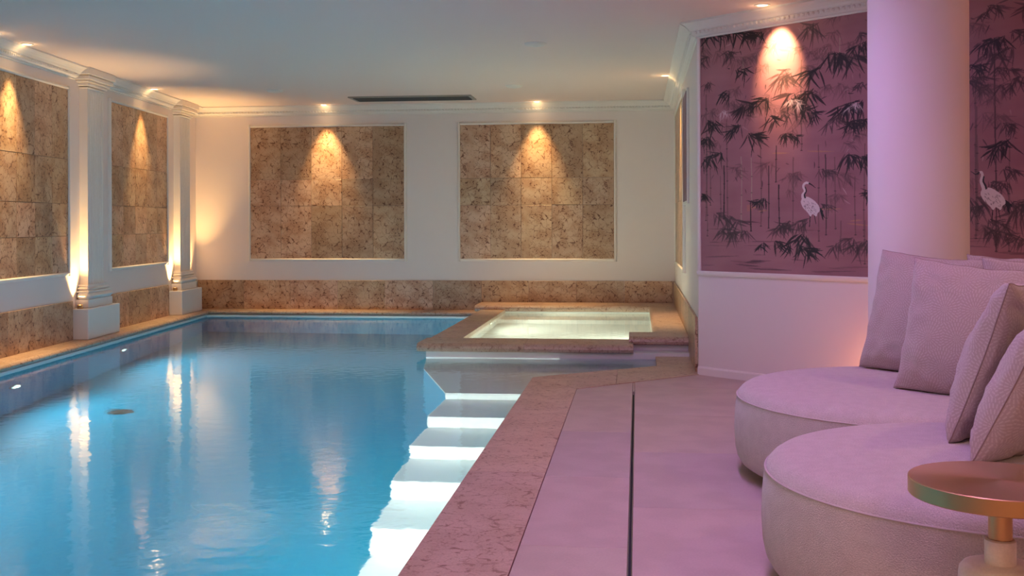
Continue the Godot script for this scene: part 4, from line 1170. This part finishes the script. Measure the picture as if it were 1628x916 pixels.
func lounge() -> void:
	# round column
	var c := thing("round_column", Transform3D(Basis(), p3(1.505, 0, 6.15)), "smooth round white column between the poufs and the mural", "column", "", "structure")
	part("shaft", lathe_hard([Vector2(0.258, 0.0), Vector2(0.258, CEIL)], 96), M.plaster, c)
	part("skirting", lathe_hard([Vector2(0.258, 0.06), Vector2(0.27, 0.055), Vector2(0.27, 0.0)], 64), M.trim, c)
	var u := thing("unseen_floor_uplight", Transform3D(Basis(), p3(1.47, 0, 6.98)), "small unseen floor uplight behind the round column, lighting the dado", "uplight")  # out of view, placed for the warm glow on the dado
	part("housing", lathe_hard([Vector2(0.0, 0.0), Vector2(0.045, 0.0), Vector2(0.045, 0.06), Vector2(0.038, 0.06), Vector2(0.038, 0.05)], 32), M.brass, u)
	part("lamp_lens", lathe([Vector2(0.038, 0.05), Vector2(0.03, 0.056), Vector2(0.0, 0.06)], 24), glow(Color(1.0, 0.75, 0.45), 5.0), u)
	omni(u, p3(1.47, 0.1, 6.98), Color(1.0, 0.62, 0.34), 0.12, 0.03)
	pouf(1.1, 3.5, 0.715, "near round pale bouclé pouf beside the brass table")
	pouf(1.22, 5.0, 0.79, "far round pale bouclé pouf in front of the white column")
	var g := "patterned cushions on the poufs"
	var back := func(phi: float) -> Vector3: return Vector3(sin(phi), 0, -cos(phi))
	var phi := deg_to_rad(42)
	cushion(p3(1.088, 0.4, 5.6), Vector3(cos(phi), 0, sin(phi)), back.call(phi), deg_to_rad(15), 0.6, Vector2(0.12, 0.07), "cushion leaning at the far end of the far pouf, before the column", g, 3, deg_to_rad(3.5))
	phi = deg_to_rad(33)
	cushion(p3(1.095, 0.4, 4.9), Vector3(cos(phi), 0, sin(phi)), back.call(phi), deg_to_rad(12), 0.58, Vector2(0.13, 0.07), "broad fan-patterned cushion facing the pool on the far pouf", g, 4, deg_to_rad(5))
	var psi := deg_to_rad(38)
	cushion(p3(1.0, 0.4, 3.70), Vector3(sin(psi), 0, -cos(psi)), Vector3(cos(psi), 0, sin(psi)), deg_to_rad(20), 0.56, Vector2(0.06, 0.12), "leaning cushion at the back of the near pouf with its dark seam showing", g, 5)
	cushion(p3(0.978, 0.4, 3.388), Vector3(sin(psi), 0, -cos(psi)), Vector3(cos(psi), 0, sin(psi)), deg_to_rad(26), 0.54, Vector2(0.09, 0.11), "cushion directly behind the brass table top, cut off by the picture's edge", g, 6)
	phi = deg_to_rad(35)
	cushion(p3(1.56, 0.4, 5.52), Vector3(cos(phi), 0, sin(phi)), back.call(phi), deg_to_rad(6), 0.56, Vector2(0.07, 0.06), "cushion mostly hidden behind others on the far pouf, topmost edge showing", g, 7)
	cushion(p3(1.48, 0.4, 5.02), Vector3(cos(phi), 0, sin(phi)), back.call(phi), deg_to_rad(6), 0.56, Vector2(0.08, 0.06), "half hidden cushion just behind the broad fan-patterned one", g, 8)
	# side table
	var t := thing("side_table", Transform3D(Basis(), p3(0.82, 0, 2.62)), "round brushed brass side table on a pale stone foot", "side table")
	part("foot", lathe([Vector2(0.0, 0.0), Vector2(0.088, 0.0), Vector2(0.09, 0.006), Vector2(0.09, 0.31), Vector2(0.088, 0.325), Vector2(0.08, 0.335), Vector2(0.065, 0.34), Vector2(0.0, 0.34)], 64), M.table_stone, t)
	part("collar", lathe_hard([Vector2(0.034, 0.33), Vector2(0.034, 0.393), Vector2(0.03, 0.396), Vector2(0.0, 0.396)], 48), M.table_stone, t)
	part("stem", lathe_hard([Vector2(0.026, 0.39), Vector2(0.026, 0.5)], 48), M.brass, t)
	part("table_top", lathe_hard([Vector2(0.0, 0.492), Vector2(0.197, 0.492), Vector2(0.199, 0.494), Vector2(0.199, 0.528), Vector2(0.197, 0.53), Vector2(0.0, 0.53)], 128), M.brass, t)
